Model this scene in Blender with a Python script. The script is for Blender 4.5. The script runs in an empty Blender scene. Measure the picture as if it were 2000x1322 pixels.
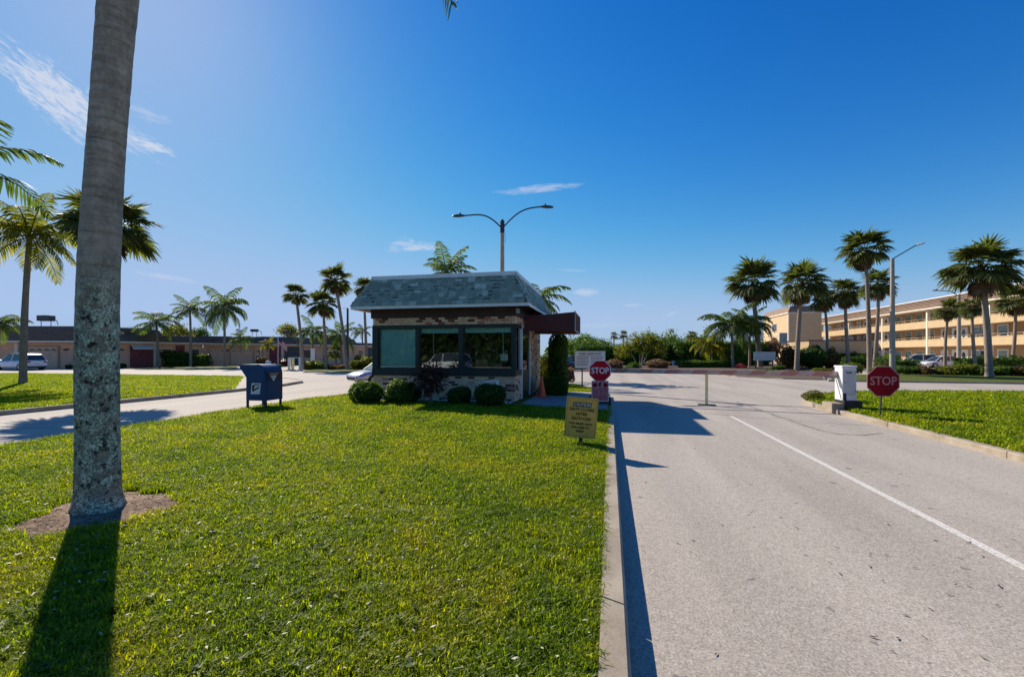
import bpy, bmesh, math, random
import numpy as np
from mathutils import Vector, Matrix
random.seed(7)
rng = np.random.default_rng(11)
R = math.radians
SC = bpy.context.scene
COL = SC.collection

# ---------------------------------------------------------------- camera, sky, sun, exposure
CAM_H = 1.6
YAW = R(12.1)
FPX = 889.0
CT, ST = math.cos(YAW), math.sin(YAW)
cd = bpy.data.cameras.new('camera')
cam = bpy.data.objects.new('camera', cd)
COL.objects.link(cam)
cam.location = (0, 0, CAM_H)
cam.rotation_euler = (R(90), 0, YAW)
cd.sensor_width = 36.0
cd.lens = 36.0 * FPX / 2000.0
cd.shift_y = 31.0 / 2000.0
cd.clip_start = 0.05
cd.clip_end = 3000
SC.camera = cam

SUN_EL = R(34.3)
SUN_AZ = R(52.3)          # to the left of the road direction (+Y)
sun_dir = Vector((-math.sin(SUN_AZ) * math.cos(SUN_EL), math.cos(SUN_AZ) * math.cos(SUN_EL), math.sin(SUN_EL)))
SUN_STRENGTH = 4.9
SKY_STRENGTH = 0.145
EXPOSURE = 0.40

SC.view_settings.view_transform = 'Standard'
SC.view_settings.look = 'None'
SC.view_settings.exposure = EXPOSURE
SC.view_settings.gamma = 1.0
SC.view_settings.use_curve_mapping = False

sl = bpy.data.lights.new('sun', 'SUN')
sl.energy = SUN_STRENGTH
sl.angle = R(0.53)
sl.color = (1.0, 0.90, 0.76)
so = bpy.data.objects.new('sun', sl)
COL.objects.link(so)
so.rotation_euler = sun_dir.to_track_quat('Z', 'Y').to_euler()
so.location = (-20, 20, 30)

world = bpy.data.worlds.new('World')
SC.world = world
world.use_nodes = True
wt = world.node_tree
wt.nodes.clear()
def wn(t, **k):
    n = wt.nodes.new(t)
    for a, b in k.items(): setattr(n, a, b)
    return n
def wl(a, b): wt.links.new(a, b)
wout = wn('ShaderNodeOutputWorld')
wbg = wn('ShaderNodeBackground')
wbg.inputs['Strength'].default_value = SKY_STRENGTH
sky = wn('ShaderNodeTexSky')
sky.sky_type = 'NISHITA'
sky.sun_disc = False
sky.sun_elevation = SUN_EL
sky.sun_rotation = -SUN_AZ
sky.altitude = 0
sky.air_density = 1.0
sky.dust_density = 0.13
sky.ozone_density = 3.0
hsv = wn('ShaderNodeHueSaturation')
hsv.inputs['Saturation'].default_value = 1.38
hsv.inputs['Value'].default_value = 0.70
hsv.inputs['Hue'].default_value = 0.506
wl(sky.outputs[0], hsv.inputs['Color'])
gam = wn('ShaderNodeGamma')
gam.inputs[1].default_value = 1.22
wl(hsv.outputs[0], gam.inputs[0])
# wisps of cirrus: their places are given as directions in the sky
geo = wn('ShaderNodeTexCoord')
def vdot(vec):
    n = wn('ShaderNodeVectorMath', operation='DOT_PRODUCT')
    n.inputs[1].default_value = vec
    wl(geo.outputs['Generated'], n.inputs[0])
    return n.outputs['Value']
def wm(op, a, b=None, c=None, clamp=False):
    n = wn('ShaderNodeMath', operation=op)
    n.use_clamp = clamp
    for i, x in enumerate((a, b, c)):
        if x is None: continue
        if isinstance(x, (int, float)): n.inputs[i].default_value = x
        else: wl(x, n.inputs[i])
    return n.outputs[0]
d_r, d_f, d_u = vdot((CT, ST, 0)), vdot((-ST, CT, 0)), vdot((0, 0, 1))
dfm = wm('MAXIMUM', d_f, 0.05)
cu = wm('DIVIDE', d_r, dfm)
cv = wm('DIVIDE', d_u, dfm)
front = wm('GREATER_THAN', d_f, 0.06)
# centre px, centre py, half length, half width, angle, strength, noise scale
CLOUDS = [
    (115, 190, 160, 48, -38, 1.25, 7), (205, 240, 120, 26, -34, .75, 8), (292, 282, 52, 14, -20, 1.1, 9), (290, 225, 50, 14, -20, .40, 9),
    (50, 150, 70, 13, -36, .5, 8),
    (1060, 368, 88, 8, 6, .55, 6), (990, 375, 34, 5, 2, .35, 6), (815, 480, 55, 14, -6, .75, 6), (770, 487, 16, 8, 0, .5, 6),
    (320, 540, 66, 6, -9, .42, 5), (1148, 571, 26, 8, 0, .55, 5), (1310, 614, 20, 5, 22, .45, 5), (1238, 596, 24, 4, 0, .28, 5),
    (30, 500, 90, 8, -4, .22, 5), (1200, 636, 90, 6, 0, .2, 5), (1110, 528, 40, 3, -2, .2, 5)]
acc = None
for (px, py, hl, hw, an, st, ns) in CLOUDS:
    u0, v0 = (px - 1000) / FPX, (692 - py) / FPX
    ca, sa = math.cos(R(an)), math.sin(R(an))
    du = wm('SUBTRACT', cu, u0); dv = wm('SUBTRACT', cv, v0)
    a = wm('ADD', wm('MULTIPLY', du, ca), wm('MULTIPLY', dv, sa))
    b = wm('SUBTRACT', wm('MULTIPLY', dv, ca), wm('MULTIPLY', du, sa))
    an_ = wm('MULTIPLY', a, FPX / hl); bn = wm('MULTIPLY', b, FPX / hw)
    comb = wn('ShaderNodeCombineXYZ')
    wl(wm('MULTIPLY', a, ns), comb.inputs[0]); wl(wm('MULTIPLY', b, ns * 4.5), comb.inputs[1])
    comb.inputs[2].default_value = px * .37
    nz = wn('ShaderNodeTexNoise'); nz.inputs['Scale'].default_value = 3.0
    nz.inputs['Detail'].default_value = 8; nz.inputs['Roughness'].default_value = .62; nz.inputs['Distortion'].default_value = .9
    wl(comb.outputs[0], nz.inputs['Vector'])
    r2 = wm('ADD', wm('MULTIPLY', an_, an_), wm('MULTIPLY', bn, bn))
    m = wm('SUBTRACT', 1.0, r2)
    t = wm('ADD', wm('MULTIPLY', m, .55), wm('MULTIPLY', wm('SUBTRACT', nz.outputs[0], .5), 2.6))
    t = wm('MULTIPLY', wm('MULTIPLY', t, 1.35, clamp=True), wm('MULTIPLY', wm('ADD', m, 1.1), .75, clamp=True))
    t = wm('MULTIPLY', t, st)
    acc = t if acc is None else wm('MAXIMUM', acc, t)
acc = wm('MULTIPLY', acc, front, clamp=True)
sepc = wn('ShaderNodeSeparateColor'); wl(gam.outputs[0], sepc.inputs[0])
comc = wn('ShaderNodeCombineColor')
for i_, a_ in enumerate((.40, .55, .83)):
    q_ = a_/(SKY_STRENGTH*2**EXPOSURE)
    den = wm('POWER', wm('ADD', 1.0, wm('POWER', wm('DIVIDE', sepc.outputs[i_], q_), 3.0)), 1/3)
    wl(wm('DIVIDE', sepc.outputs[i_], den), comc.inputs[i_])
mixc = wn('ShaderNodeMix'); mixc.data_type = 'RGBA'
wl(wm('MULTIPLY', acc, .80), mixc.inputs[0])
wl(comc.outputs[0], mixc.inputs[6])
mixc.inputs[7].default_value = (3.6, 3.8, 4.4, 1)
wl(mixc.outputs[2], wbg.inputs['Color'])
wl(wbg.outputs[0], wout.inputs[0])

# ---------------------------------------------------------------- placing
def cw(r, f):                      # metres right of / ahead of the photographer -> world x, y
    return (r * CT - f * ST, r * ST + f * CT)
def at(px, d):                     # column of the photograph and distance ahead -> world x, y
    return cw((px - 1000) / FPX * d, d)
def gp(px, py, z=0.0):             # point of the ground seen in the photograph
    d = (CAM_H - z) * FPX / (py - 692)
    return at(px, d)
def hz(py, d): return CAM_H + (692 - py) / FPX * d
TOCAM = YAW                         # rotation that faces a front (-Y) at the photographer

# ---------------------------------------------------------------- helpers
def tag(o, label=None, cat=None, group=None, kind=None):
    if label: o['label'] = label
    if cat: o['category'] = cat
    if group: o['group'] = group
    if kind: o['kind'] = kind
    return o
def thing(name, label, cat, loc=(0, 0, 0), rz=0.0, group=None):
    o = bpy.data.objects.new(name, None)
    COL.objects.link(o)
    o.location = loc; o.rotation_euler = (0, 0, rz)
    o.empty_display_size = .2
    return tag(o, label, cat, group)

class MB:
    def __init__(s): s.v = []; s.f = []; s.m = []; s.sm = []
    def add(s, vs, fs, mi=0, smooth=False):
        k = len(s.v)
        s.v += [tuple(p) for p in vs]
        for f in fs:
            s.f.append(tuple(i + k for i in f)); s.m.append(mi); s.sm.append(smooth)
        return s
    def box(s, x0, x1, y0, y1, z0, z1, mi=0):
        return s.add([(x0,y0,z0),(x1,y0,z0),(x1,y1,z0),(x0,y1,z0),(x0,y0,z1),(x1,y0,z1),(x1,y1,z1),(x0,y1,z1)],
              [(0,3,2,1),(4,5,6,7),(0,1,5,4),(1,2,6,5),(2,3,7,6),(3,0,4,7)], mi)
    def cbox(s, c, sz, mi=0, rz=0.0):
        x, y, z = sz[0]/2, sz[1]/2, sz[2]/2
        ca, sa = math.cos(rz), math.sin(rz)
        vs = []
        for (a, b, d) in [(-x,-y,-z),(x,-y,-z),(x,y,-z),(-x,y,-z),(-x,-y,z),(x,-y,z),(x,y,z),(-x,y,z)]:
            vs.append((c[0]+a*ca-b*sa, c[1]+a*sa+b*ca, c[2]+d))
        return s.add(vs, [(0,3,2,1),(4,5,6,7),(0,1,5,4),(1,2,6,5),(2,3,7,6),(3,0,4,7)], mi)
    def tube(s, pts, rad, n=8, mi=0, cap=True, smooth=True):
        pts = [Vector(p) for p in pts]
        if isinstance(rad, (int, float)): rad = [rad] * len(pts)
        rings = []
        for i, p in enumerate(pts):
            t = (pts[min(i+1, len(pts)-1)] - pts[max(i-1, 0)]).normalized()
            a = Vector((0, 0, 1)) if abs(t.z) < .95 else Vector((1, 0, 0))
            u = t.cross(a).normalized(); w = t.cross(u).normalized()
            rings.append([p + (u*math.cos(2*math.pi*k/n) + w*math.sin(2*math.pi*k/n))*rad[i] for k in range(n)])
        vs = [q for r in rings for q in r]; fs = []
        for i in range(len(pts)-1):
            for k in range(n):
                fs.append((i*n+k, i*n+(k+1) % n, (i+1)*n+(k+1) % n, (i+1)*n+k))
        s.add(vs, fs, mi, smooth)
        if cap:
            s.add(rings[0], [tuple(range(n))], mi); s.add(rings[-1], [tuple(range(n-1, -1, -1))], mi)
        return s
    def prism(s, poly, z0, z1, mi=0):
        n = len(poly)
        vs = [(p[0], p[1], z0) for p in poly] + [(p[0], p[1], z1) for p in poly]
        return s.add(vs, [tuple(range(n-1, -1, -1)), tuple(range(n, 2*n))] + [(i, (i+1) % n, n+(i+1) % n, n+i) for i in range(n)], mi)
    def profx(s, prof, x0, x1, mi=0, smooth=False):      # (y, z) profile swept along x
        n = len(prof)
        vs = [(x0, p[0], p[1]) for p in prof] + [(x1, p[0], p[1]) for p in prof]
        s.add(vs, [tuple(range(n)), tuple(range(2*n-1, n-1, -1))], mi)
        return s.add(vs, [(i, n+i, n+(i+1) % n, (i+1) % n) for i in range(n)], mi, smooth)
    def build(s, name, mats, parent=None, loc=None, rot=None, bevel=0, link=True):
        me = bpy.data.meshes.new(name)
        me.from_pydata(s.v, [], s.f)
        if not isinstance(mats, (list, tuple)): mats = [mats]
        for m in mats: me.materials.append(m)
        me.polygons.foreach_set('material_index', s.m)
        me.polygons.foreach_set('use_smooth', s.sm)
        me.update()
        o = bpy.data.objects.new(name, me)
        if link: COL.objects.link(o)
        if parent: o.parent = parent
        if loc is not None: o.location = loc
        if rot is not None: o.rotation_euler = rot
        if bevel:
            b = o.modifiers.new('bevel', 'BEVEL'); b.width = bevel; b.segments = 2; b.limit_method = 'ANGLE'
        return o
def inst(name, me, parent=None, loc=(0, 0, 0), rot=(0, 0, 0), scale=None):
    o = bpy.data.objects.new(name, me)
    COL.objects.link(o)
    if parent: o.parent = parent
    o.location = loc; o.rotation_euler = rot
    if scale is not None: o.scale = (scale,)*3 if isinstance(scale, (int, float)) else scale
    return o
def quads_obj(name, V, mat, parent=None, link=True, colors=None):
    """V: (n,4,3) array of leaf quads -> one mesh."""
    V = np.asarray(V, dtype=np.float32)
    n = len(V)
    me = bpy.data.meshes.new(name)
    me.vertices.add(n*4); me.vertices.foreach_set('co', V.reshape(-1))
    me.loops.add(n*4); me.loops.foreach_set('vertex_index', np.arange(n*4, dtype=np.int32))
    me.polygons.add(n); me.polygons.foreach_set('loop_start', np.arange(0, n*4, 4, dtype=np.int32))
    try: me.polygons.foreach_set('loop_total', np.full(n, 4, dtype=np.int32))
    except Exception: pass
    me.materials.append(mat)
    me.update(calc_edges=True); me.validate()
    o = bpy.data.objects.new(name, me)
    if link: COL.objects.link(o)
    if parent: o.parent = parent
    return o

# ---------------------------------------------------------------- materials
class NT:
    def __init__(s, name):
        s.mat = bpy.data.materials.new(name); s.mat.use_nodes = True
        s.t = s.mat.node_tree; s.t.nodes.clear()
        s.out = s.t.nodes.new('ShaderNodeOutputMaterial')
    def n(s, t, **k):
        x = s.t.nodes.new(t)
        for a, b in k.items(): setattr(x, a, b)
        return x
    def l(s, a, b): s.t.links.new(a, b)
    def pos(s):
        return s.n('ShaderNodeNewGeometry').outputs['Position']
    def obj(s):
        return s.n('ShaderNodeTexCoord').outputs['Object']
    def noise(s, scale, detail=4, rough=.55, vec=None, dist=0.0):
        x = s.n('ShaderNodeTexNoise'); x.inputs['Scale'].default_value = scale
        x.inputs['Detail'].default_value = detail; x.inputs['Roughness'].default_value = rough; x.inputs['Distortion'].default_value = dist
        if vec is not None: s.l(vec, x.inputs['Vector'])
        return x.outputs[0]
    def scale(s, vec, k):
        m = s.n('ShaderNodeMapping'); m.inputs['Scale'].default_value = k
        s.l(vec, m.inputs['Vector']); return m.outputs[0]
    def math(s, op, a, b=None, clamp=False):
        x = s.n('ShaderNodeMath', operation=op); x.use_clamp = clamp
        for i, q in enumerate((a, b)):
            if q is None: continue
            if isinstance(q, (int, float)): x.inputs[i].default_value = q
            else: s.l(q, x.inputs[i])
        return x.outputs[0]
    def ramp(s, fac, stops, const=False):
        x = s.n('ShaderNodeValToRGB')
        if const: x.color_ramp.interpolation = 'CONSTANT'
        e = x.color_ramp.elements
        while len(e) < len(stops): e.new(.5)
        for i, (p, c) in enumerate(stops):
            e[i].position = p; e[i].color = (*c, 1) if len(c) == 3 else c
        s.l(fac, x.inputs[0]); return x.outputs[0]
    def mix(s, fac, a, b, mode='MIX'):
        x = s.n('ShaderNodeMix'); x.data_type = 'RGBA'; x.blend_type = mode
        for i, q in ((0, fac), (6, a), (7, b)):
            if isinstance(q, (int, float)): x.inputs[i].default_value = q
            elif isinstance(q, (tuple, list)): x.inputs[i].default_value = (*q, 1) if len(q) == 3 else q
            else: s.l(q, x.inputs[i])
        return x.outputs[2]
    def princ(s, col, rough=.6, metal=0.0, spec=.5, bump=None, bstr=.3, bdist=.01):
        p = s.n('ShaderNodeBsdfPrincipled')
        if isinstance(col, (tuple, list)): p.inputs['Base Color'].default_value = (*col, 1)
        else: s.l(col, p.inputs['Base Color'])
        if isinstance(rough, (int, float)): p.inputs['Roughness'].default_value = rough
        else: s.l(rough, p.inputs['Roughness'])
        p.inputs['Metallic'].default_value = metal
        p.inputs['Specular IOR Level'].default_value = spec
        if bump is not None:
            b = s.n('ShaderNodeBump'); b.inputs['Strength'].default_value = bstr; b.inputs['Distance'].default_value = bdist
            s.l(bump, b.inputs['Height']); s.l(b.outputs[0], p.inputs['Normal'])
        return p
    def done(s, sh):
        s.l(sh if not hasattr(sh, 'outputs') else sh.outputs[0], s.out.inputs[0]); return s.mat

def plain(name, c, rough=.6, var=.15, ns=3.0, metal=0.0, spec=.5, bump=0.0, bs=60.0):
    m = NT(name); v = m.obj()
    a = m.noise(ns, 5, .6, v)
    lo = tuple(x*(1-var) for x in c); hi = tuple(min(1, x*(1+var)) for x in c)
    col = m.ramp(a, [(.3, lo), (.7, hi)])
    b = m.noise(bs, 4, .6, v) if bump else None
    return m.done(m.princ(col, rough, metal, spec, b, bump, .01))

def leafmat(name, c1, c2, trans=.45, rough=.5, spec=.22, tcol=2.0):
    m = NT(name)
    g = m.n('ShaderNodeNewGeometry')
    oi = m.n('ShaderNodeObjectInfo')
    r = m.math('FRACT', m.math('ADD', g.outputs['Random Per Island'], oi.outputs['Random']))
    big = m.noise(.9, 3, .6, m.pos())
    f = m.math('ADD', m.math('MULTIPLY', r, .6), m.math('MULTIPLY', big, .4))
    col = m.ramp(f, [(.15, c1), (.85, c2)])
    p = m.princ(col, rough, 0, spec)
    tr = m.n('ShaderNodeBsdfTranslucent')
    tc = m.mix(1.0, col, (tcol, tcol*1.05, tcol*.45), 'MULTIPLY')
    m.l(tc, tr.inputs[0])
    mx = m.n('ShaderNodeMixShader'); mx.inputs[0].default_value = trans
    m.l(p.outputs[0], mx.inputs[1]); m.l(tr.outputs[0], mx.inputs[2])
    return m.done(mx)

M = {}
# asphalt: sun-bleached, fine aggregate
m = NT('bleached_asphalt'); v = m.pos()
fine = m.noise(66, 3, .75, v); mid = m.noise(14, 4, .6, v); big = m.noise(.35, 4, .6, v, .5); tyre = m.noise(.9, 3, .6, m.scale(v, (1.0, .12, 1)))
vo = m.n('ShaderNodeTexVoronoi'); vo.inputs['Scale'].default_value = 62; m.l(v, vo.inputs['Vector'])
c = m.ramp(fine, [(.36, (.20, .165, .135)), (.5, (.46, .40, .325)), (.62, (.70, .63, .53))])
c = m.mix(.38, c, m.ramp(vo.outputs['Color'], [(.15, (.20, .165, .135)), (.5, (.46, .40, .325)), (.9, (.70, .63, .53))]))
c = m.mix(m.math('MULTIPLY', big, .55), c, (.48, .42, .345))
c = m.mix(.5, c, m.ramp(m.math('ADD', m.math('MULTIPLY', mid, .4), m.math('MULTIPLY', tyre, .6)), [(.36, (.55, .54, .53)), (.58, (1, 1, 1))]), 'MULTIPLY')
sx_ = m.n('ShaderNodeSeparateXYZ'); m.l(v, sx_.inputs[0])
def band_(x0, w):
    q = m.math('DIVIDE', m.math('SUBTRACT', sx_.outputs[0], x0), w)
    return m.math('MAXIMUM', m.math('SUBTRACT', 1.0, m.math('MULTIPLY', q, q)), 0.0)
wear_ = m.math('ADD', m.math('ADD', band_(.95, .38), band_(2.35, .38)), m.math('MULTIPLY', band_(3.62, .42), 1.5))
wear_ = m.math('MULTIPLY', m.math('MULTIPLY', wear_, m.math('MULTIPLY', m.math('SUBTRACT', m.noise(.6, 3, .6, v), .33), 2.4, clamp=True)), m.ramp(fine, [(.35, (.55, .55, .55)), (.6, (.12, .12, .12))]))
c = m.mix(m.math('MULTIPLY', wear_, .8, clamp=True), c, (.17, .15, .13))
spots = m.noise(1.1, 2, .5, v)
sp2 = m.noise(7.5, 2, .4, m.scale(v, (1, .8, 1)))
sf = m.math('MULTIPLY', m.math('GREATER_THAN', sp2, .70), m.math('GREATER_THAN', spots, .47))
c = m.mix(m.math('MULTIPLY', sf, .55), c, (.10, .09, .085))
M['asphalt'] = m.done(m.princ(c, .85, 0, .35, fine, .55, .006))
m = NT('pale_concrete'); v = m.pos()
fine = m.noise(70, 4, .7, v); big = m.noise(1.6, 5, .65, v, .6)
c = m.ramp(big, [(.3, (.26, .205, .145)), (.55, (.42, .35, .26)), (.75, (.52, .45, .35))])
c = m.mix(.35, c, m.ramp(fine, [(.35, (.45, .45, .45)), (.65, (1, 1, 1))]), 'MULTIPLY')
M['concrete'] = m.done(m.princ(c, .85, 0, .3, fine, .4, .004))
m = NT('grey_slab'); v = m.pos()
c = m.ramp(m.noise(2.5, 5, .6, v), [(.3, (.24, .235, .225)), (.7, (.38, .37, .35))])
M['slab'] = m.done(m.princ(c, .85, 0, .3, m.noise(80, 3, .6, v), .3, .003))
m = NT('road_paint'); v = m.pos()
wear = m.noise(40, 4, .75, v)
c = m.ramp(wear, [(.40, (.46, .42, .36)), (.52, (.74, .70, .62))])
M['paint'] = m.done(m.princ(c, .7, 0, .3))
m = NT('turf_soil'); v = m.pos()
n1 = m.noise(9, 5, .7, v); n2 = m.noise(.55, 4, .6, v)
c = m.ramp(m.math('ADD', m.math('MULTIPLY', n1, .6), m.math('MULTIPLY', n2, .4)), [(.3, (.035, .05, .008)), (.5, (.09, .12, .012)), (.7, (.16, .155, .02))])
M['turf'] = m.done(m.princ(c, .9, 0, .2, m.noise(40, 4, .7, v), .8, .03))
m = NT('far_ground'); v = m.pos()
c = m.ramp(m.noise(.08, 4, .6, v), [(.35, (.06, .08, .02)), (.65, (.11, .11, .05))])
M['ground'] = m.done(m.princ(c, .95, 0, .1))
m = NT('dry_dirt'); v = m.pos()
n1 = m.noise(22, 6, .75, v); n2 = m.noise(3, 4, .6, v)
c = m.ramp(m.math('ADD', m.math('MULTIPLY', n1, .65), m.math('MULTIPLY', n2, .35)), [(.38, (.09, .055, .035)), (.5, (.29, .195, .13)), (.62, (.52, .39, .28))])
M['dirt'] = m.done(m.princ(c, .95, 0, .15, n1, .9, .02))
M['mulch'] = plain('brown_mulch', (.10, .065, .04), .95, .5, 9, bump=.8, bs=50)

# grass blades
m = NT('grass_blade')
g = m.n('ShaderNodeNewGeometry'); oi = m.n('ShaderNodeObjectInfo')
r = m.math('FRACT', m.math('ADD', g.outputs['Random Per Island'], oi.outputs['Random']))
v = m.pos()
patch = m.noise(1.1, 5, .65, v, .4)
patch2 = m.noise(.35, 3, .5, v)
col = m.ramp(patch, [(.28, (.065, .125, .004)), (.45, (.155, .220, .005)), (.60, (.235, .265, .006)), (.76, (.30, .26, .014))])
colb = m.ramp(r, [(.0, (.45, .55, .5)), (.5, (1, 1, 1)), (.88, (1.35, 1.3, 1.1)), (.955, (1.9, 1.5, 4.5)), (1.0, (2.2, 1.8, 9))])
col = m.mix(1.0, col, colb, 'MULTIPLY')
col = m.mix(m.math('MULTIPLY', patch2, .25), col, (.10, .11, .01))
df = m.n('ShaderNodeBsdfDiffuse'); m.l(col, df.inputs[0])
gs = m.n('ShaderNodeBsdfGlossy'); gs.inputs['Roughness'].default_value = .48; gs.inputs[0].default_value = (1, 1, .9, 1)
tr = m.n('ShaderNodeBsdfTranslucent'); m.l(m.mix(1.0, col, (2.2, 2.2, .22), 'MULTIPLY'), tr.inputs[0])
mx0 = m.n('ShaderNodeMixShader'); mx0.inputs[0].default_value = .55
m.l(df.outputs[0], mx0.inputs[1]); m.l(tr.outputs[0], mx0.inputs[2])
mx = m.n('ShaderNodeMixShader'); mx.inputs[0].default_value = .020
m.l(mx0.outputs[0], mx.inputs[1]); m.l(gs.outputs[0], mx.inputs[2])
M['grass'] = m.done(mx)

M['leaf_dark'] = leafmat('hedge_leaf', (.016, .046, .008), (.075, .135, .018), .38)
M['leaf_mid'] = leafmat('bush_leaf', (.035, .080, .012), (.13, .18, .030), .45)
M['leaf_yellow'] = leafmat('yellow_green_leaf', (.07, .10, .012), (.20, .18, .022), .45)
M['leaf_red'] = leafmat('dark_red_leaf', (.030, .012, .010), (.20, .075, .050), .25, .35)
M['leaf_pink'] = leafmat('pinkish_brown_leaf', (.10, .045, .035), (.34, .21, .13), .35)
M['leaf_brown'] = leafmat('brown_shrub_leaf', (.05, .035, .015), (.17, .11, .035), .35)
M['palm_fan'] = leafmat('fan_palm_leaf', (.022, .038, .010), (.15, .16, .050), .38, .55, .2)
M['palm_feather'] = leafmat('feather_palm_leaf', (.035, .070, .022), (.12, .155, .040), .42, .6, .15)
M['palm_yellow'] = leafmat('yellowish_palm_leaf', (.05, .075, .010), (.24, .21, .02), .45, .6, .15)
M['dead_frond'] = plain('dead_frond', (.14, .085, .045), .9, .4, 8, bump=.6)
M['flower'] = leafmat('magenta_flower', (.25, .02, .06), (.45, .06, .12), .4)

def trunkmat(name, c_lo, c_hi, rings, lichen=False, ringstr=.5):
    m = NT(name); tc = m.n('ShaderNodeTexCoord'); v = tc.outputs['Object']
    w = m.n('ShaderNodeTexWave', wave_type='BANDS', bands_direction='Z'); w.inputs['Scale'].default_value = rings
    w.inputs['Distortion'].default_value = 1.6; w.inputs['Detail'].default_value = 3; w.inputs['Detail Scale'].default_value = 1.5
    m.l(v, w.inputs['Vector'])
    n1 = m.noise(9, 6, .7, m.scale(v, (1, 1, .35)))
    n2 = m.noise(30, 5, .7, v)
    c = m.ramp(m.math('ADD', m.math('MULTIPLY', n1, .6), m.math('MULTIPLY', n2, .4)), [(.32, c_lo), (.68, c_hi)])
    rn = m.noise(4.2 if lichen else 2.2, 5, .75, m.scale(v, (.35, .35, 5.5)), .3)
    rg = m.math('ADD', m.math('MULTIPLY', w.outputs[0], .08 if lichen else .5), m.math('MULTIPLY', rn, .95 if lichen else .5))
    c = m.mix(ringstr, c, m.ramp(rg, [(.30, (.38, .36, .34)), (.44, (.85, .84, .83)), (.62, (1.1, 1.1, 1.1))]), 'MULTIPLY')
    h = m.math('ADD', m.math('MULTIPLY', rg, .8), m.math('MULTIPLY', n2, .5))
    if lichen:
        sep = m.n('ShaderNodeSeparateXYZ'); m.l(v, sep.inputs[0])
        hfac = m.math('SUBTRACT', 1.0, m.math('MULTIPLY', m.math('SUBTRACT', sep.outputs[2], 1.75), 1.6), clamp=True)
        l1 = m.noise(9, 9, .78, v, .5)
        lf = m.math('MULTIPLY', m.math('MULTIPLY', m.math('SUBTRACT', l1, .42), 12.0, clamp=True), hfac)
        lc = m.ramp(m.noise(55, 6, .8, v, .8), [(.40, (.07, .08, .045)), (.5, (.42, .46, .32)), (.59, (.95, .96, .76))])
        dk = m.math('MULTIPLY', m.math('MULTIPLY', m.math('SUBTRACT', .462, m.noise(13, 8, .78, v, .3)), 18.0, clamp=True), hfac)
        c = m.mix(m.math('MULTIPLY', lf, .95), c, lc)
        c = m.mix(m.math('MULTIPLY', dk, .92), c, (.022, .022, .016))
        # pale specks
        s1 = m.noise(22, 2, .5, v)
        c = m.mix(m.math('MULTIPLY', m.math('GREATER_THAN', s1, .76), .8), c, (.5, .5, .47))
        h = m.math('ADD', h, m.math('MULTIPLY', lf, .5))
    return m.done(m.princ(c, .9, 0, .2, h, .8, .02))
M['trunk_big'] = trunkmat('royal_palm_bark', (.22, .175, .13), (.60, .49, .38), 3.1, True, .8)
M['trunk_far'] = trunkmat('palm_bark', (.19, .145, .11), (.42, .34, .27), 2.6)
M['trunk_pale'] = trunkmat('pale_bark', (.25, .20, .15), (.45, .38, .30), 1.6)

# bricks
m = NT('mixed_brick'); g = m.n('ShaderNodeNewGeometry'); oi = m.n('ShaderNodeObjectInfo')
r = m.math('FRACT', m.math('ADD', g.outputs['Random Per Island'], oi.outputs['Random']))
c = m.ramp(r, [(0, (.80, .50, .31)), (.2, (.86, .60, .37)), (.38, (.68, .36, .23)), (.50, (.88, .66, .42)), (.60, (.52, .23, .15)), (.70, (.15, .065, .05)), (.82, (.84, .56, .35)), (.92, (.24, .10, .07))], True)
n1 = m.noise(18, 5, .7, m.pos())
c = m.mix(.55, c, m.ramp(n1, [(.3, (.6, .58, .56)), (.7, (1.12, 1.1, 1.08))]), 'MULTIPLY')
M['brick'] = m.done(m.princ(c, .88, 0, .25, m.noise(60, 4, .7, m.pos()), .5, .006))
M['mortar'] = plain('mortar', (.76, .58, .40), .95, .15, 12, bump=.4)
# shingles
m = NT('slate_grey_shingle'); g = m.n('ShaderNodeNewGeometry'); oi = m.n('ShaderNodeObjectInfo')
r = m.math('FRACT', m.math('ADD', g.outputs['Random Per Island'], oi.outputs['Random']))
c = m.ramp(r, [(0, (.24, .28, .205)), (.35, (.30, .345, .255)), (.6, (.34, .39, .29)), (.82, (.39, .445, .335)), (.93, (.52, .58, .44)), (1, (.64, .71, .56))])
n1 = m.noise(160, 3, .7, m.pos())
c = m.mix(.6, c, m.ramp(n1, [(.3, (.55, .55, .55)), (.7, (1.25, 1.25, 1.25))]), 'MULTIPLY')
M['shingle'] = m.done(m.princ(c, .9, 0, .25, n1, .4, .004))
M['shingle_dark'] = plain('dark_brown_shingle', (.15, .10, .073), .92, .35, 5, bump=.5, bs=30)
M['shingle_tan'] = plain('tan_brown_shingle', (.26, .175, .125), .92, .2, 2.5, bump=.5, bs=20)
M['white_trim'] = plain('white_trim', (.74, .74, .72), .5, .07, 4)
M['pale_trim'] = plain('pale_metal_edge', (.80, .84, .82), .45, .1, 5)
M['brown_wood'] = plain('dark_brown_board', (.050, .026, .020), .65, .25, 4, bump=.2)
M['green_frame'] = plain('dark_green_frame', (.008, .026, .023), .45, .2, 3)
M['blind'] = plain('teal_blind', (.46, .82, .80), .8, .04, 2)
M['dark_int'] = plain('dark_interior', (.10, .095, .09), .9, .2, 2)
M['carton'] = plain('brown_carton', (.60, .30, .15), .85, .15, 3)
M['black'] = plain('black_plastic', (.018, .018, .020), .45, .2, 5)
M['white'] = plain('white_enamel', (.84, .84, .82), .38, .05, 3)
M['offwhite'] = plain('weathered_white', (.62, .63, .60), .6, .12, 5)
M['blue'] = plain('postal_blue', (.010, .060, .15), .45, .25, 6, spec=.3)
M['blue_dark'] = plain('scuffed_dark_blue', (.010, .022, .050), .5, .4, 7)
M['red_sign'] = plain('sign_red', (.60, .012, .022), .6, .12, 5, spec=.1)
M['red_dull'] = plain('shaded_sign_red', (.33, .008, .016), .6, .15, 5, spec=.08)  # sign red with shade put into the colour; also prints the notice squares
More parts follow.
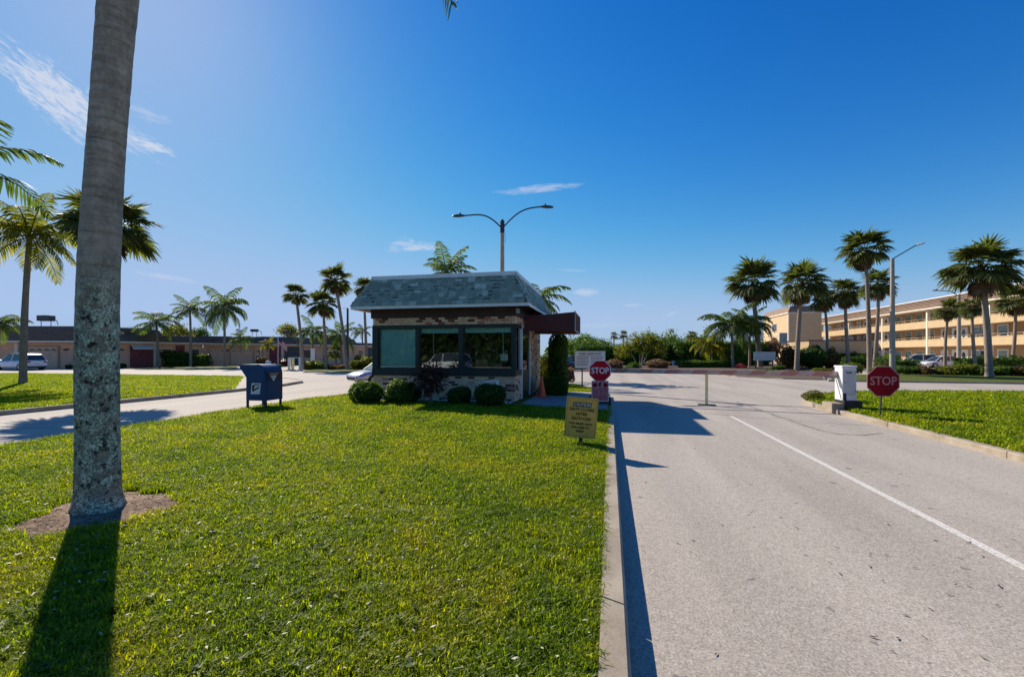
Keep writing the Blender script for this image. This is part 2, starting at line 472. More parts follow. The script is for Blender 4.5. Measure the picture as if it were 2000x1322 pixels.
M['yellow_sign'] = plain('sign_yellow', (.66, .43, .10), .6, .16, 6, spec=.15)
M['sign_white'] = plain('sign_white', (.84, .80, .76), .45, .08, 5)
M['sign_pink'] = plain('faded_pink', (.62, .22, .22), .6, .25, 14)
M['steel'] = plain('dark_sign_post', (.045, .05, .045), .55, .2, 6, metal=.3)
M['galv'] = plain('galvanised_metal', (.32, .34, .35), .45, .12, 5, metal=.6)
M['lamp_pole'] = plain('concrete_lamp_pole', (.40, .34, .28), .85, .15, 4, bump=.3)
M['lamp_arm'] = plain('dark_metal_arm', (.05, .055, .06), .45, .15, 6, metal=.5)
M['cone'] = plain('orange_cone', (.95, .11, .03), .5, .1, 6)
M['post_yellow'] = plain('faded_yellow_post', (.86, .76, .36), .6, .14, 8)
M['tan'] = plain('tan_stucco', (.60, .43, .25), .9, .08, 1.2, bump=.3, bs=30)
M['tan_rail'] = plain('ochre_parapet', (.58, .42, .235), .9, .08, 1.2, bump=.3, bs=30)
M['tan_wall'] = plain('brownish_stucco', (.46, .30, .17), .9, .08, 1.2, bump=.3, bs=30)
M['cream_trim'] = plain('cream_trim', (.78, .68, .54), .7, .06, 2)
M['peach'] = plain('peach_stucco', (.82, .42, .25), .9, .1, 1.0, bump=.3, bs=25)
M['peach_door'] = plain('peach_garage_door', (.80, .46, .29), .7, .07, 2)
M['wine'] = plain('dark_red_screen', (.26, .045, .048), .7, .3, 3)
M['window'] = plain('dark_window_pane', (.03, .04, .045), .12, .3, 1.5, spec=.8)
M['window_blue'] = plain('pale_window_pane', (.20, .30, .30), .2, .3, 1.5, spec=.8)
M['rubber'] = plain('tyre_rubber', (.018, .018, .018), .85, .2, 6)
M['car_white'] = plain('white_car_paint', (.74, .75, .77), .22, .03, 2, spec=.7)
M['car_silver'] = plain('silver_car_paint', (.42, .44, .50), .25, .05, 2, metal=.5)
M['car_dark'] = plain('dark_blue_car_paint', (.02, .03, .06), .22, .1, 2, spec=.7)
M['red_lens'] = plain('red_lens', (.45, .01, .01), .2, .1, 5)
M['pebble'] = plain('white_pebble', (.62, .60, .56), .85, .2, 9)
M['ink'] = plain('black_print', (.012, .012, .010), .6, .1, 5)
M['flagred'] = plain('flag_red', (.55, .05, .06), .8, .1, 5)
M['flagblue'] = plain('flag_blue', (.03, .05, .20), .8, .1, 5)
M['rod'] = plain('ac_grille', (.07, .08, .09), .6, .3, 20, metal=.3)

m = NT('window_glass')
gl = m.n('ShaderNodeBsdfGlossy'); gl.inputs['Roughness'].default_value = .01; gl.inputs[0].default_value = (1, 1, 1, 1)
tp = m.n('ShaderNodeBsdfTransparent'); tp.inputs[0].default_value = (.90, .96, .95, 1)
fr = m.n('ShaderNodeFresnel'); fr.inputs[0].default_value = 1.55
mx = m.n('ShaderNodeMixShader'); m.l(m.math('ADD', m.math('MULTIPLY', fr.outputs[0], 1.1), .02), mx.inputs[0])
m.l(tp.outputs[0], mx.inputs[1]); m.l(gl.outputs[0], mx.inputs[2])
M['glass'] = m.done(mx)
m = NT('brown_canvas'); v = m.obj()
c = m.ramp(m.noise(5, 4, .6, v), [(.3, (.075, .042, .046)), (.7, (.11, .064, .062))])
p = m.princ(c, .8, 0, .2)
tr = m.n('ShaderNodeBsdfTranslucent'); tr.inputs[0].default_value = (.42, .10, .025, 1)
mx = m.n('ShaderNodeMixShader'); mx.inputs[0].default_value = .22
m.l(p.outputs[0], mx.inputs[1]); m.l(tr.outputs[0], mx.inputs[2])
M['canvas'] = m.done(mx)
# striped gate arm
m = NT('faded_gate_arm'); v = m.obj()
sep = m.n('ShaderNodeSeparateXYZ'); m.l(v, sep.inputs[0])
s = m.math('FRACT', m.math('MULTIPLY', m.math('ADD', sep.outputs[0], sep.outputs[2]), 1.25))
s = m.math('GREATER_THAN', s, .5)
c = m.mix(s, (.72, .52, .42), (.60, .20, .16))
c = m.mix(m.math('MULTIPLY', m.math('SUBTRACT', m.noise(6, 6, .8, v), .36), 3.2, clamp=True), c, (.50, .32, .25))
M['gate_arm'] = m.done(m.princ(c, .8, 0, .2))
# ================================================================ the ground
def sheet(name, poly, z, mat, kind='structure', parent=None):
    b = MB(); b.add([(p[0], p[1], z) for p in poly], [tuple(range(len(poly)))])
    o = b.build(name, mat, parent)
    if kind: tag(o, kind=kind)
    return o
def inset(poly, d):
    n = len(poly); out = []
    for i in range(n):
        p0, p1, p2 = Vector(poly[i-1]), Vector(poly[i]), Vector(poly[(i+1) % n])
        e1, e2 = (p1-p0).normalized(), (p2-p1).normalized()
        n1, n2 = Vector((-e1.y, e1.x)), Vector((-e2.y, e2.x))
        q = (n1+n2); q = q / max(.2, (1 + n1.dot(n2)))
        out.append((p1.x+q.x*d, p1.y+q.y*d))
    return out
def refine(poly, step):
    out = []
    for i in range(len(poly)):
        a, b = Vector(poly[i]), Vector(poly[(i+1) % len(poly)])
        k = max(1, int((b-a).length/step))
        for j in range(k):
            q = a.lerp(b, j/k); out.append((q.x, q.y))
    return out
def kerb(name, poly, w=.15, h=.13, gap=3.0):
    outer, i1, i2 = poly, inset(poly, .018), inset(poly, w)
    b = MB(); n = len(poly)
    for i in range(n):
        j = (i+1) % n
        a = Vector(poly[i]); c = Vector(poly[j]); L = (c-a).length
        k = max(1, round(L/gap)); g = min(.008, L*.01)/max(L, .01)
        for s in range(k):
            t0, t1 = s/k + (g if L > gap else 0), (s+1)/k - (g if L > gap else 0)
            def lp(P, t): return (P[i][0]+(P[j][0]-P[i][0])*t, P[i][1]+(P[j][1]-P[i][1])*t)
            vs = []
            for t in (t0, t1):
                o_, a_, b_ = lp(outer, t), lp(i1, t), lp(i2, t)
                vs += [(o_[0], o_[1], -.04), (o_[0], o_[1], h-.02), (a_[0], a_[1], h), (b_[0], b_[1], h), (b_[0], b_[1], -.04)]
            b.add(vs, [(0,5,6,1), (1,6,7,2), (2,7,8,3), (3,8,9,4), (0,1,2,3,4), (9,8,7,6,5)])
    return tag(b.build(name, M['concrete']), kind='structure')
class Lawn:
    def __init__(s, poly, ze, mound):
        s.p = poly; s.ze = ze; s.mo = mound
        s.c = (sum(q[0] for q in poly)/len(poly), sum(q[1] for q in poly)/len(poly))
        s.N = []
        for i in range(len(poly)):
            a, b = poly[i], poly[(i+1) % len(poly)]
            nx, ny = b[1]-a[1], a[0]-b[0]
            s.N.append((nx, ny, nx*(a[0]-s.c[0])+ny*(a[1]-s.c[1])))
    def t(s, x, y): return max((nx*(x-s.c[0])+ny*(y-s.c[1]))/d for nx, ny, d in s.N)
    def z(s, x, y):
        t = min(1, s.t(x, y)); return s.ze + s.mo*(1-t*t)
    def build(s, name, mat):
        b = MB(); P = refine(s.p, 1.5); n = len(P); vs = []; fs = []
        T = [1, .93, .85, .75, .62, .48, .33, .18, .05]
        for t in T:
            for q in P:
                vs.append((s.c[0]+(q[0]-s.c[0])*t, s.c[1]+(q[1]-s.c[1])*t, s.ze+s.mo*(1-t*t)))
        for r in range(len(T)-1):
            for i in range(n):
                j = (i+1) % n; fs.append((r*n+i, r*n+j, (r+1)*n+j, (r+1)*n+i))
        fs.append(tuple((len(T)-1)*n+i for i in range(n)))
        b.add(vs, fs, 0, True)
        return tag(b.build(name, mat), kind='structure')

sheet('ground', [(-1500, -1500), (1500, -1500), (1500, 1500), (-1500, 1500)], -.06, M['ground'])
sheet('road', [(-140, -60), (140, -60), (140, 150), (-140, 150)], 0.0, M['asphalt'])

ISL = [(-.0+.10, -9), (.10, 14.5), (.0, 17), (-.6, 20), (-1.6, 22.8), (-3.5, 24.6), (-6, 25.2), (-8.2, 24.2), (-9.5, 21.5), (-9.75, 17), (-9.75, -9)]
kerb('kerb_island', ISL)
isl = Lawn(inset(ISL, .15), .095, .10)
isl.build('lawn_island', M['turf'])
RLP = [(5.98, -10), (62, -10), (62, 22.8), (16, 22.2), (11, 21.5), (8.6, 20.3), (6.9, 18.4), (6.15, 16.4), (5.98, 14.6)]
kerb('kerb_right', RLP, .15, .11)
rlw = Lawn(inset(RLP, .15), .085, .10)
rlw.build('lawn_right', M['turf'])
MLK = [(-62, -10), (-15.6, -10), (-15.6, 16.5), (-16, 20), (-16.8, 22.5), (-17.9, 23.8), (-19.8, 25.1), (-24, 26.2), (-62, 26.8)]
kerb('kerb_median', MLK, .18, .12)
sheet('median_apron', inset(MLK, .179), .10, M['asphalt'])
MLW = [(-61.7, -9.7), (-15.8, -9.7), (-15.8, 16.5), (-24, 26.0), (-61.7, 26.5)]
mlw = Lawn(MLW, .115, .10)
mlw.build('lawn_median', M['turf'])

# painted lines
def strip(name, pts, w, z, mat):
    b = MB(); L = []; Rr = []
    for i, p in enumerate(pts):
        a = Vector(pts[max(i-1, 0)]); c = Vector(pts[min(i+1, len(pts)-1)])
        t = (c-a).normalized(); n = Vector((-t.y, t.x)); ww = w if isinstance(w, (int, float)) else w[i]
        L.append((p[0]+n.x*ww/2, p[1]+n.y*ww/2, z)); Rr.append((p[0]-n.x*ww/2, p[1]-n.y*ww/2, z))
    n = len(pts)
    b.add(L+Rr, [(i, i+n, i+n+1, i+1) for i in range(n-1)])
    return tag(b.build(name, mat), kind='structure')
strip('lane_marking', [(3.03, -20), (3.04, 4), (3.07, 12.75)], .088, .004, M['paint'])
strip('lane_marking', [(-12.7, -10), (-12.7, 7.6)], .11, .004, M['paint'])
strip('lane_marking', [(-13.6, 6.5), (-12.95, 9.2)], .11, .004, M['paint'])
# cracks, sealed joints, and the gate arm's shadow drawn as a dark line
def crack_and_shadow(pts, w=.018, seed=0):
    rnd = random.Random(seed); out = []; ws = []
    for i in range(len(pts)-1):
        a, b = Vector(pts[i]), Vector(pts[i+1]); k = max(2, int((b-a).length/.25))
        for j in range(k):
            q = a.lerp(b, j/k); out.append((q.x+rnd.uniform(-.03, .03), q.y+rnd.uniform(-.03, .03))); ws.append(w*rnd.uniform(.5, 1.5))
    out.append(pts[-1]); ws.append(w*.5)
    strip('road_crack_and_shadow', out, ws, .0035, M['mulch'])
def pp(*l): return [gp(x, y) for x, y in l]
crack_and_shadow(pp((1440, 785), (1505, 808), (1600, 840), (1640, 848), (1690, 850), (1725, 846)), .03, 1)
crack_and_shadow(pp((1210, 786), (1330, 786), (1430, 789), (1480, 792), (1560, 795), (1650, 812)), .03, 2)
crack_and_shadow(pp((1560, 822), (1640, 828), (1700, 831)), .022, 3)
crack_and_shadow(pp((1230, 792), (1340, 803), (1430, 812), (1475, 817), (1530, 817)), .025, 4)  # dark line painted along the gate arm's cast shadow
crack_and_shadow(pp((-40, 831), (60, 835), (140, 838)), .03, 5)
# dry leaf litter on the asphalt
b = MB(); rnd = random.Random(5)
for i in range(90):
    if rnd.random() < .5: x, y = rnd.gauss(2.2, .7), rnd.gauss(3.6, .9)
    else: x, y = rnd.uniform(.4, 6), rnd.uniform(1, 11)
    if not (.3 < x < 5.8): continue
    s = rnd.uniform(.008, .018); a = rnd.uniform(0, 6.28); c_, s_ = math.cos(a), math.sin(a)
    q = [(-s*1.5, 0, .002), (0, -s*.5, .004), (s*1.5, 0, rnd.uniform(.004, .015)), (0, s*.5, .005)]
    b.add([(x+p[0]*c_-p[1]*s_, y+p[0]*s_+p[1]*c_, .003+p[2]) for p in q], [(0, 1, 2, 3)])
tag(b.build('leaf_litter', M['dead_frond']), 'small dark dry leaves scattered over the pale entry lane', 'leaf litter', kind='stuff')

# ================================================================ turf
hidden = bpy.data.collections.new('grass_tufts')     # source tufts, instanced on the lawns
def make_tuft(i, nb, rad, hgt, wid, lean):
    r = random.Random(100+i); b = MB()
    for k in range(nb):
        a = r.uniform(0, 6.283); d = rad*math.sqrt(r.random()); x, y = d*math.cos(a), d*math.sin(a)
        h = hgt*r.uniform(.5, 1.15); w = wid*r.uniform(.6, 1.2); az = r.uniform(0, 6.283); ln = lean*r.uniform(.3, 1.6)
        dx, dy = math.cos(az), math.sin(az); sx, sy = -dy, dx
        p1 = (x+dx*ln*h*.4, y+dy*ln*h*.4, h*.62); p2 = (x+dx*ln*h*1.25, y+dy*ln*h*1.25, h*(1-.35*ln))
        tw = r.uniform(-.5, .5); sx2, sy2 = sx*math.cos(tw)-sy*math.sin(tw), sx*math.sin(tw)+sy*math.cos(tw)
        b.add([(x-sx*w/2, y-sy*w/2, -.01), (x+sx*w/2, y+sy*w/2, -.01), (p1[0]+sx2*w/2, p1[1]+sy2*w/2, p1[2]), (p1[0]-sx2*w/2, p1[1]-sy2*w/2, p1[2]), (p2[0]+sx2*w*.14, p2[1]+sy2*w*.14, p2[2]), (p2[0]-sx2*w*.14, p2[1]-sy2*w*.14, p2[2])],
              [(0, 1, 2, 3), (3, 2, 4, 5)])
    o = b.build('tuft', M['grass'], link=False); hidden.objects.link(o); return o
for i in range(8): make_tuft(i, 38, .055, .048, .0058, .5)
hid2 = bpy.data.collections.new('grass_clumps')
def mk2():
    global hidden
    keep = hidden; hidden = hid2
    for i in range(5): make_tuft(50+i, 34, .13, .062, .016, .5)
    hidden = keep
mk2()
def scatter(name, pts, src, label, cat):
    """pts: (n,5) x y z rotation scale -> one object whose points carry tufts."""
    P = np.asarray(pts, dtype=np.float32)
    me = bpy.data.meshes.new(name); me.vertices.add(len(P))
    me.vertices.foreach_set('co', P[:, :3].reshape(-1).copy())
    for an, k in (('spin', 3), ('size', 4)):
        at_ = me.attributes.new(an, 'FLOAT', 'POINT'); at_.data.foreach_set('value', P[:, k].copy())
    me.materials.append(M['grass'])
    o = bpy.data.objects.new(name, me); COL.objects.link(o)
    g = bpy.data.node_groups.new(name, 'GeometryNodeTree')
    g.interface.new_socket('Geometry', in_out='INPUT', socket_type='NodeSocketGeometry')
    g.interface.new_socket('Geometry', in_out='OUTPUT', socket_type='NodeSocketGeometry')
    N = g.nodes; L = g.links
    gi, go = N.new('NodeGroupInput'), N.new('NodeGroupOutput')
    m2p = N.new('GeometryNodeMeshToPoints'); ci = N.new('GeometryNodeCollectionInfo'); ci.inputs['Collection'].default_value = src
    ci.inputs['Separate Children'].default_value = True; ci.inputs['Reset Children'].default_value = True
    ip = N.new('GeometryNodeInstanceOnPoints'); ip.inputs['Pick Instance'].default_value = True
    a1 = N.new('GeometryNodeInputNamedAttribute'); a1.data_type = 'FLOAT'; a1.inputs[0].default_value = 'spin'
    a2 = N.new('GeometryNodeInputNamedAttribute'); a2.data_type = 'FLOAT'; a2.inputs[0].default_value = 'size'
    cx = N.new('ShaderNodeCombineXYZ')
    rv = N.new('FunctionNodeRandomValue'); rv.data_type = 'INT'; rv.inputs[4].default_value = 0; rv.inputs[5].default_value = 20
    L.new(gi.outputs[0], m2p.inputs[0]); L.new(m2p.outputs[0], ip.inputs['Points']); L.new(ci.outputs[0], ip.inputs['Instance'])
    L.new(rv.outputs[2], ip.inputs['Instance Index'])
    L.new(a1.outputs[0], cx.inputs[2]); L.new(cx.outputs[0], ip.inputs['Rotation']); L.new(a2.outputs[0], ip.inputs['Scale'])
    L.new(ip.outputs[0], go.inputs[0])
    md = o.modifiers.new('tufts', 'NODES'); md.node_group = g
    return tag(o, label, cat, kind='stuff')
DIRT = cw(-3.73, 4.16); DRX, DRY = .56, .56          # bare ring round the big palm
def in_dirt(x, y, k=1.0):
    dx, dy = x-DIRT[0], y-DIRT[1]
    r_, f_ = dx*CT+dy*ST, -dx*ST+dy*CT
    a = math.atan2(f_, r_); f_ -= 0*r_
    return (r_/DRX)**2+(f_/DRY)**2 < (k*(1+.12*math.sin(3*a+1)+.07*math.sin(7*a)))**2
BX0, BX1, BY0, BY1 = -7.38, -2.75, 13.3, 18.3
def bare(x, y):
    if in_dirt(x, y): return True
    if -2.95 < x < -.12 and 12.15 < y < 17.6: return True           # slab
    if BX0-.2 < x < BX1+.2 and 12.45 < y < 18.5: return True        # booth and its bed
    return False
def tufts(lawn, n, box, dens, size):
    """thin a uniform field by dens(distance) -> points"""
    X = rng.uniform(box[0], box[1], n); Y = rng.uniform(box[2], box[3], n)
    U = rng.random(n); out = []
    for x, y, u in zip(X, Y, U):
        if lawn.t(x, y) > .9985: continue
        d = math.hypot(x, y)
        if u > dens(d) or bare(x, y): continue
        out.append((x, y, lawn.z(x, y), rng.uniform(0, 6.28), size(d)*rng.uniform(.6, 1.4)))
    return out
area = (9.8+.1)*15.5
N0 = int(area*520)
pts = tufts(isl, N0, (-9.8, .1, .2, 13.6), lambda d: 1.0 if d < 5 else max(.28, 1-(d-5)*.12), lambda d: 1.0 if d < 5 else 1.0+(d-5)*.10)
scatter('grass_island', pts, hidden, 'thick sunlit lawn grass on the island round the palm and guard booth', 'grass')
pts = tufts(isl, 5200, (-9.8, .1, 13.4, 25.2), lambda d: 1.0, lambda d: 1.1)
pts += tufts(isl, 3000, (-9.8, .1, -3, 1), lambda d: 1.0, lambda d: 1.2)
scatter('grass_island_back', pts, hid2, 'grass strip behind and beside the guard booth', 'grass')
pts = tufts(rlw, 26000, (6, 34, 4, 22.6), lambda d: 1.0 if d < 16 else .6, lambda d: .9+.02*d)
scatter('grass_right', pts, hid2, 'sunlit lawn with low tufts beyond the right kerb', 'grass')
pts = tufts(mlw, 30000, (-45, -15.7, 6, 26.6), lambda d: 1.0, lambda d: 1.2)
scatter('grass_median', pts, hid2, 'sunny strip of lawn between the two left roads', 'grass')

# bare dirt round the big palm
b = MB(); vs = []; fs = []; nr, na = 9, 44
DZ = isl.z(*DIRT)
for i in range(nr+1):
    for k in range(na):
        a = 2*math.pi*k/na; t = i/nr
        rr = t*(1.06+.12*math.sin(3*a+1)+.07*math.sin(7*a)); r_ = rr*DRX*math.cos(a); f_ = rr*DRY*math.sin(a)
        x, y = DIRT[0]+r_*CT-f_*ST, DIRT[1]+r_*ST+f_*CT
        vs.append((x, y, isl.z(x, y)+.006+(.012*random.random() if t < .97 else -.02)))
for i in range(nr):
    for k in range(na):
        j = (k+1) % na; fs.append((i*na+k, i*na+j, (i+1)*na+j, (i+1)*na+k))
b.add(vs, fs, 0, True)
tag(b.build('dirt', M['dirt']), kind='structure')
b = MB(); rnd = random.Random(9)
for i in range(420):
    a = rnd.uniform(0, 6.28); t = math.sqrt(rnd.random()); r_, f_ = t*DRX*math.cos(a), t*DRY*math.sin(a)
    x, y = DIRT[0]+r_*CT-f_*ST, DIRT[1]+r_*ST+f_*CT; s = rnd.uniform(.003, .009); z = isl.z(x, y)+.013
    q = [(rnd.uniform(-s, s)+x+dx*s, rnd.uniform(-s, s)+y+dy*s, z+dz*s*.8) for dx, dy, dz in ((-1,-1,0),(1,-1,0),(0,1,0),(0,0,1))]
    b.add(q, [(0, 2, 1), (0, 1, 3), (1, 2, 3), (2, 0, 3)])
tag(b.build('dirt_crumbs', M['dirt']), 'loose crumbs of soil in the bare ring round the palm', 'soil', kind='stuff')

# broad-leaved weeds, stray dry leaves, grass glints painted as pale flecks and a ragged fringe over the kerb
V = []; rnd = random.Random(31)
for i in range(520):
    x, y = rnd.uniform(-9.4, -.2), 1.0+11*rnd.random()**1.4
    if bare(x, y): continue
    z = isl.z(x, y)+.045
    for k in range(rnd.choice((4, 5, 6))):
        a = rnd.uniform(0, 6.28); L = rnd.uniform(.018, .038); w = L*.45; c_, s_ = math.cos(a), math.sin(a); ox, oy = rnd.uniform(-.02, .02), rnd.uniform(-.02, .02)
        V.append([(x+ox, y+oy, z-.01), (x+ox+c_*L*.6-s_*w, y+oy+s_*L*.6+c_*w, z+.004), (x+ox+c_*L*1.3, y+oy+s_*L*1.3, z+rnd.uniform(-.012, .012)), (x+ox+c_*L*.6+s_*w, y+oy+s_*L*.6-c_*w, z+.004)])
Vw = V
V = []
for i in range(3600):  # pale flecks: dry leaves, and glints of the grass put into colour
    x, y = rnd.uniform(-9.6, -.1), .9+12*rnd.random()**1.3
    if bare(x, y): continue
    z = isl.z(x, y)+rnd.uniform(.035, .055)
    a = rnd.uniform(0, 6.28); L = rnd.uniform(.005, .020); w = L*.38; c_, s_ = math.cos(a), math.sin(a)
    V.append([(x-c_*L, y-s_*L, z), (x-s_*w, y+c_*w, z+.004), (x+c_*L, y+s_*L, z+rnd.uniform(-.01, .012)), (x+s_*w, y-c_*w, z+.002)])
pts = []
for i in range(5200):
    y = -.5+18*rnd.random()**1.3
    pts.append((-.055+rnd.gauss(0, .018), y, .085, rnd.uniform(0, 6.28), rnd.uniform(.55, 1.1)))
scatter('kerb_fringe', pts, hidden, 'ragged grass fringe spilling over the left kerb edge', 'grass')
# ================================================================ leaves, bushes, hedges, trees
def rand_unit(n):
    v = rng.normal(size=(n, 3)); return v/np.linalg.norm(v, axis=1, keepdims=True)
def leaf_quads(P, Nn, size, tilt=.8, aspect=.5):
    """leaf rhombs at P (n,3), loosely facing the normals Nn."""
    n = len(P); N2 = Nn + rng.normal(size=(n, 3))*tilt; N2 /= np.linalg.norm(N2, axis=1, keepdims=True)
    A = np.cross(N2, rand_unit(n)); A /= np.linalg.norm(A, axis=1, keepdims=True)+1e-9
    B = np.cross(N2, A); s = (size*rng.uniform(.6, 1.3, n))[:, None]
    A = A*s; B = B*s*aspect; f = N2*s*.18
    return np.stack([P-A, P+B+f, P+A, P-B+f], axis=1)
def blob_points(n, c, r, hollow=.55, lump=.22, seed=0, flat=0.0):
    u = rand_unit(n); rad = hollow+(1-hollow)*rng.random(n)**.6
    ph = seed*1.7
    l = 1+lump*(np.sin(u[:, 0]*4.1+ph)+np.sin(u[:, 1]*5.3+ph*2)+np.sin(u[:, 2]*4.7+ph*3))/2
    P = u*(rad*l)[:, None]*np.array(r)
    return P+np.array(c), u
def bush(name, label, cat, x, y, z, r, mat, n=1600, ls=.035, lump=.10, core=True, group=None, aspect=.55):
    t = thing(name, label, cat, (x, y, z), 0, group)
    P, U = blob_points(int(n*1.1), (0, 0, r[2]*.92), r, .80, lump, x*3+y)
    k_ = max(6, n//60); sp = rand_unit(k_); near = (U @ sp.T).max(axis=1); P = P + U*((near-.9)*np.mean(r)*.9)[:, None]
    keep = P[:, 2] > .01
    quads_obj('foliage', leaf_quads(P[keep], U[keep], ls, .6, aspect), mat, t)
    b = MB(); vs = []; fs = []
    for i in range(9):
        ph = math.pi*i/8
        for k in range(14):
            a = 2*math.pi*k/14; vs.append((r[0]*.8*math.sin(ph)*math.cos(a), r[1]*.8*math.sin(ph)*math.sin(a), max(0, r[2]*.92+r[2]*.8*math.cos(ph))))
    for i in range(8):
        for k in range(14): fs.append((i*14+k, i*14+(k+1) % 14, (i+1)*14+(k+1) % 14, (i+1)*14+k))
    if core: b.add(vs, fs, 0, True); b.build('inner_growth', mat, t)
    b = MB()
    for k in range(4):
        a = k*1.7; b.tube([(0, 0, -.02), (math.cos(a)*r[0]*.3, math.sin(a)*r[1]*.3, r[2]*.8)], .015, 5)
    b.build('stem', M['trunk_pale'], t)
    return t
def hedge(name, label, x, y, z, sx, sy, sz, rz, mat, n=3000, ls=.09, lump=.08, group=None, cat='hedge', parts=True):
    t = thing(name, label, cat, (x, y, z), rz, group)
    A = [(sy*sz, 0), (sy*sz, 1), (sx*sz, 2), (sx*sz, 3), (sx*sy, 4)]
    tot = sum(a for a, _ in A); Ps = []; Ns = []
    for a, k in A:
        m_ = max(4, int(n*a/tot)); u, w = rng.uniform(-.5, .5, m_), rng.uniform(0, 1, m_); o_ = np.ones(m_)
        if k < 2: P = np.stack([(k-.5)*sx*o_, u*sy, w*sz], 1); N_ = np.tile([2*k-1., 0, 0], (m_, 1))
        elif k < 4: P = np.stack([u*sx, (k-2.5)*sy*o_, w*sz], 1); N_ = np.tile([0, 2*(k-2)-1., 0], (m_, 1))
        else: P = np.stack([u*sx, (w-.5)*sy, sz*o_], 1); N_ = np.tile([0, 0, 1.], (m_, 1))
        wob = lump*(np.sin(P[:, 0]*2.3+x)+np.sin(P[:, 1]*2.9+y)+np.sin(P[:, 2]*3.7)+rng.normal(size=m_)*.7)
        P = P+N_*wob[:, None]; P[:, 2] = np.maximum(P[:, 2], .02)
        Ps.append(P); Ns.append(N_)
    quads_obj('foliage', leaf_quads(np.concatenate(Ps), np.concatenate(Ns), ls, .7, .55), mat, t)
    b = MB(); i_ = lump*1.6
    b.box(-sx/2+i_, sx/2-i_, -sy/2+i_, sy/2-i_, 0, sz-i_); b.build('inner_growth', mat, t)
    return t
def tree(name, label, x, y, z, trunk_h, blobs, mat, n=2500, ls=.16, tr=.12, group=None, stems=None, cat='tree', pale=True):
    t = thing(name, label, cat, (x, y, z), 0, group)
    b = MB()
    for st in (stems or [((0, 0, 0), (0, 0, trunk_h))]):
        a_, c_ = Vector(st[0]), Vector(st[1]); mid = a_.lerp(c_, .5)+Vector((random.uniform(-.1, .1), random.uniform(-.1, .1), 0))
        b.tube([a_, mid, c_], [tr, tr*.8, tr*.55], 8)
    b.build('trunk', M['trunk_pale'] if pale else M['trunk_far'], t)
    b = MB(); top = Vector((stems or [((0, 0, 0), (0, 0, trunk_h))])[0][1])
    for (c, r) in blobs:
        o_ = min((Vector(s[1]) for s in (stems or [((0, 0, 0), (0, 0, trunk_h))])), key=lambda q: (q-Vector(c)).length)
        b.tube([o_, o_.lerp(Vector(c), .6)+Vector((0, 0, .1)), Vector(c)], [tr*.45, tr*.3, tr*.12], 5)
    b.build('limbs', M['trunk_pale'] if pale else M['trunk_far'], t)
    V = []; vol = [r[0]*r[1]*r[2] for _, r in blobs]; tv = sum(vol)
    for k, (c, r) in enumerate(blobs):
        m_ = int(n*vol[k]/tv)+60
        # leaves gathered in sprays
        ns = max(8, m_//14); C, U = blob_points(ns, c, r, .45, .3, k+x)
        P = np.repeat(C, 14, axis=0)+rng.normal(size=(ns*14, 3))*ls*1.5
        V.append(leaf_quads(P, np.repeat(U, 14, axis=0), ls, .9, .45))
    quads_obj('crown', np.concatenate(V), mat, t)
    return t

# ================================================================ palms
def frond_curve(e0, droop, n=9, power=1.0):
    pts = []; x = z = 0.0; out = [(0, 0, e0)]
    for i in range(n):
        s = (i+.5)/n; th = e0-droop*s**power; x += math.cos(th)/n; z += math.sin(th)/n
        out.append((x, z, e0-droop*((i+1)/n)**power))
    return out
def feather_geo(e0, droop, r, pairs=25, ll=.26, hang=.55, width=.020):
    C = frond_curve(e0, droop, 9, 1.25); vs = []; fs = []
    def on(s):
        k = min(8.999, s*9); i = int(k); f = k-i
        return tuple(C[i][j]*(1-f)+C[i+1][j]*f for j in range(3))
    # rachis
    for i, s in enumerate([0, .2, .4, .6, .8, 1.0]):
        x, z, th = on(s*.999); w = .014*(1-.85*s)
        vs += [(x, -w, z), (x, w, z), (x+math.sin(th)*w, 0, z-math.cos(th)*w*1.3)]
    for i in range(5):
        for k in range(3):
            j = (k+1) % 3; fs.append((i*3+k, i*3+j, i*3+3+j, i*3+3+k))
    for i in range(pairs):
        s = .14+.86*(i+.5)/pairs; x, z, th = on(s*.999)
        L = ll*(math.sin(math.pi*min(1, (s-.05)*1.0)**.75)*.9+.18)
        tx, tz = math.cos(th), math.sin(th)
        for sd in (-1, 1):
            fw = .45+.5*s+r.uniform(-.15, .15); hg = hang*r.uniform(.5, 1.4)
            d = Vector((tx*fw, sd*1.0, tz*fw-hg*.5)).normalized(); d2 = Vector((tx*fw*.8, sd*.75, tz*fw*.8-hg*1.5)).normalized()
            b0 = Vector((x, 0, z)); m_ = b0+d*L*.55; e_ = m_+d2*L*.5
            wv = Vector((tx, 0, tz))*width; k = len(vs)
            vs += [tuple(b0-wv*.5), tuple(b0+wv*.5), tuple(m_+wv), tuple(m_-wv*.7), tuple(e_+wv*.15), tuple(e_-wv*.1)]
            fs += [(k, k+1, k+2, k+3), (k+3, k+2, k+4, k+5)]
    return vs, fs
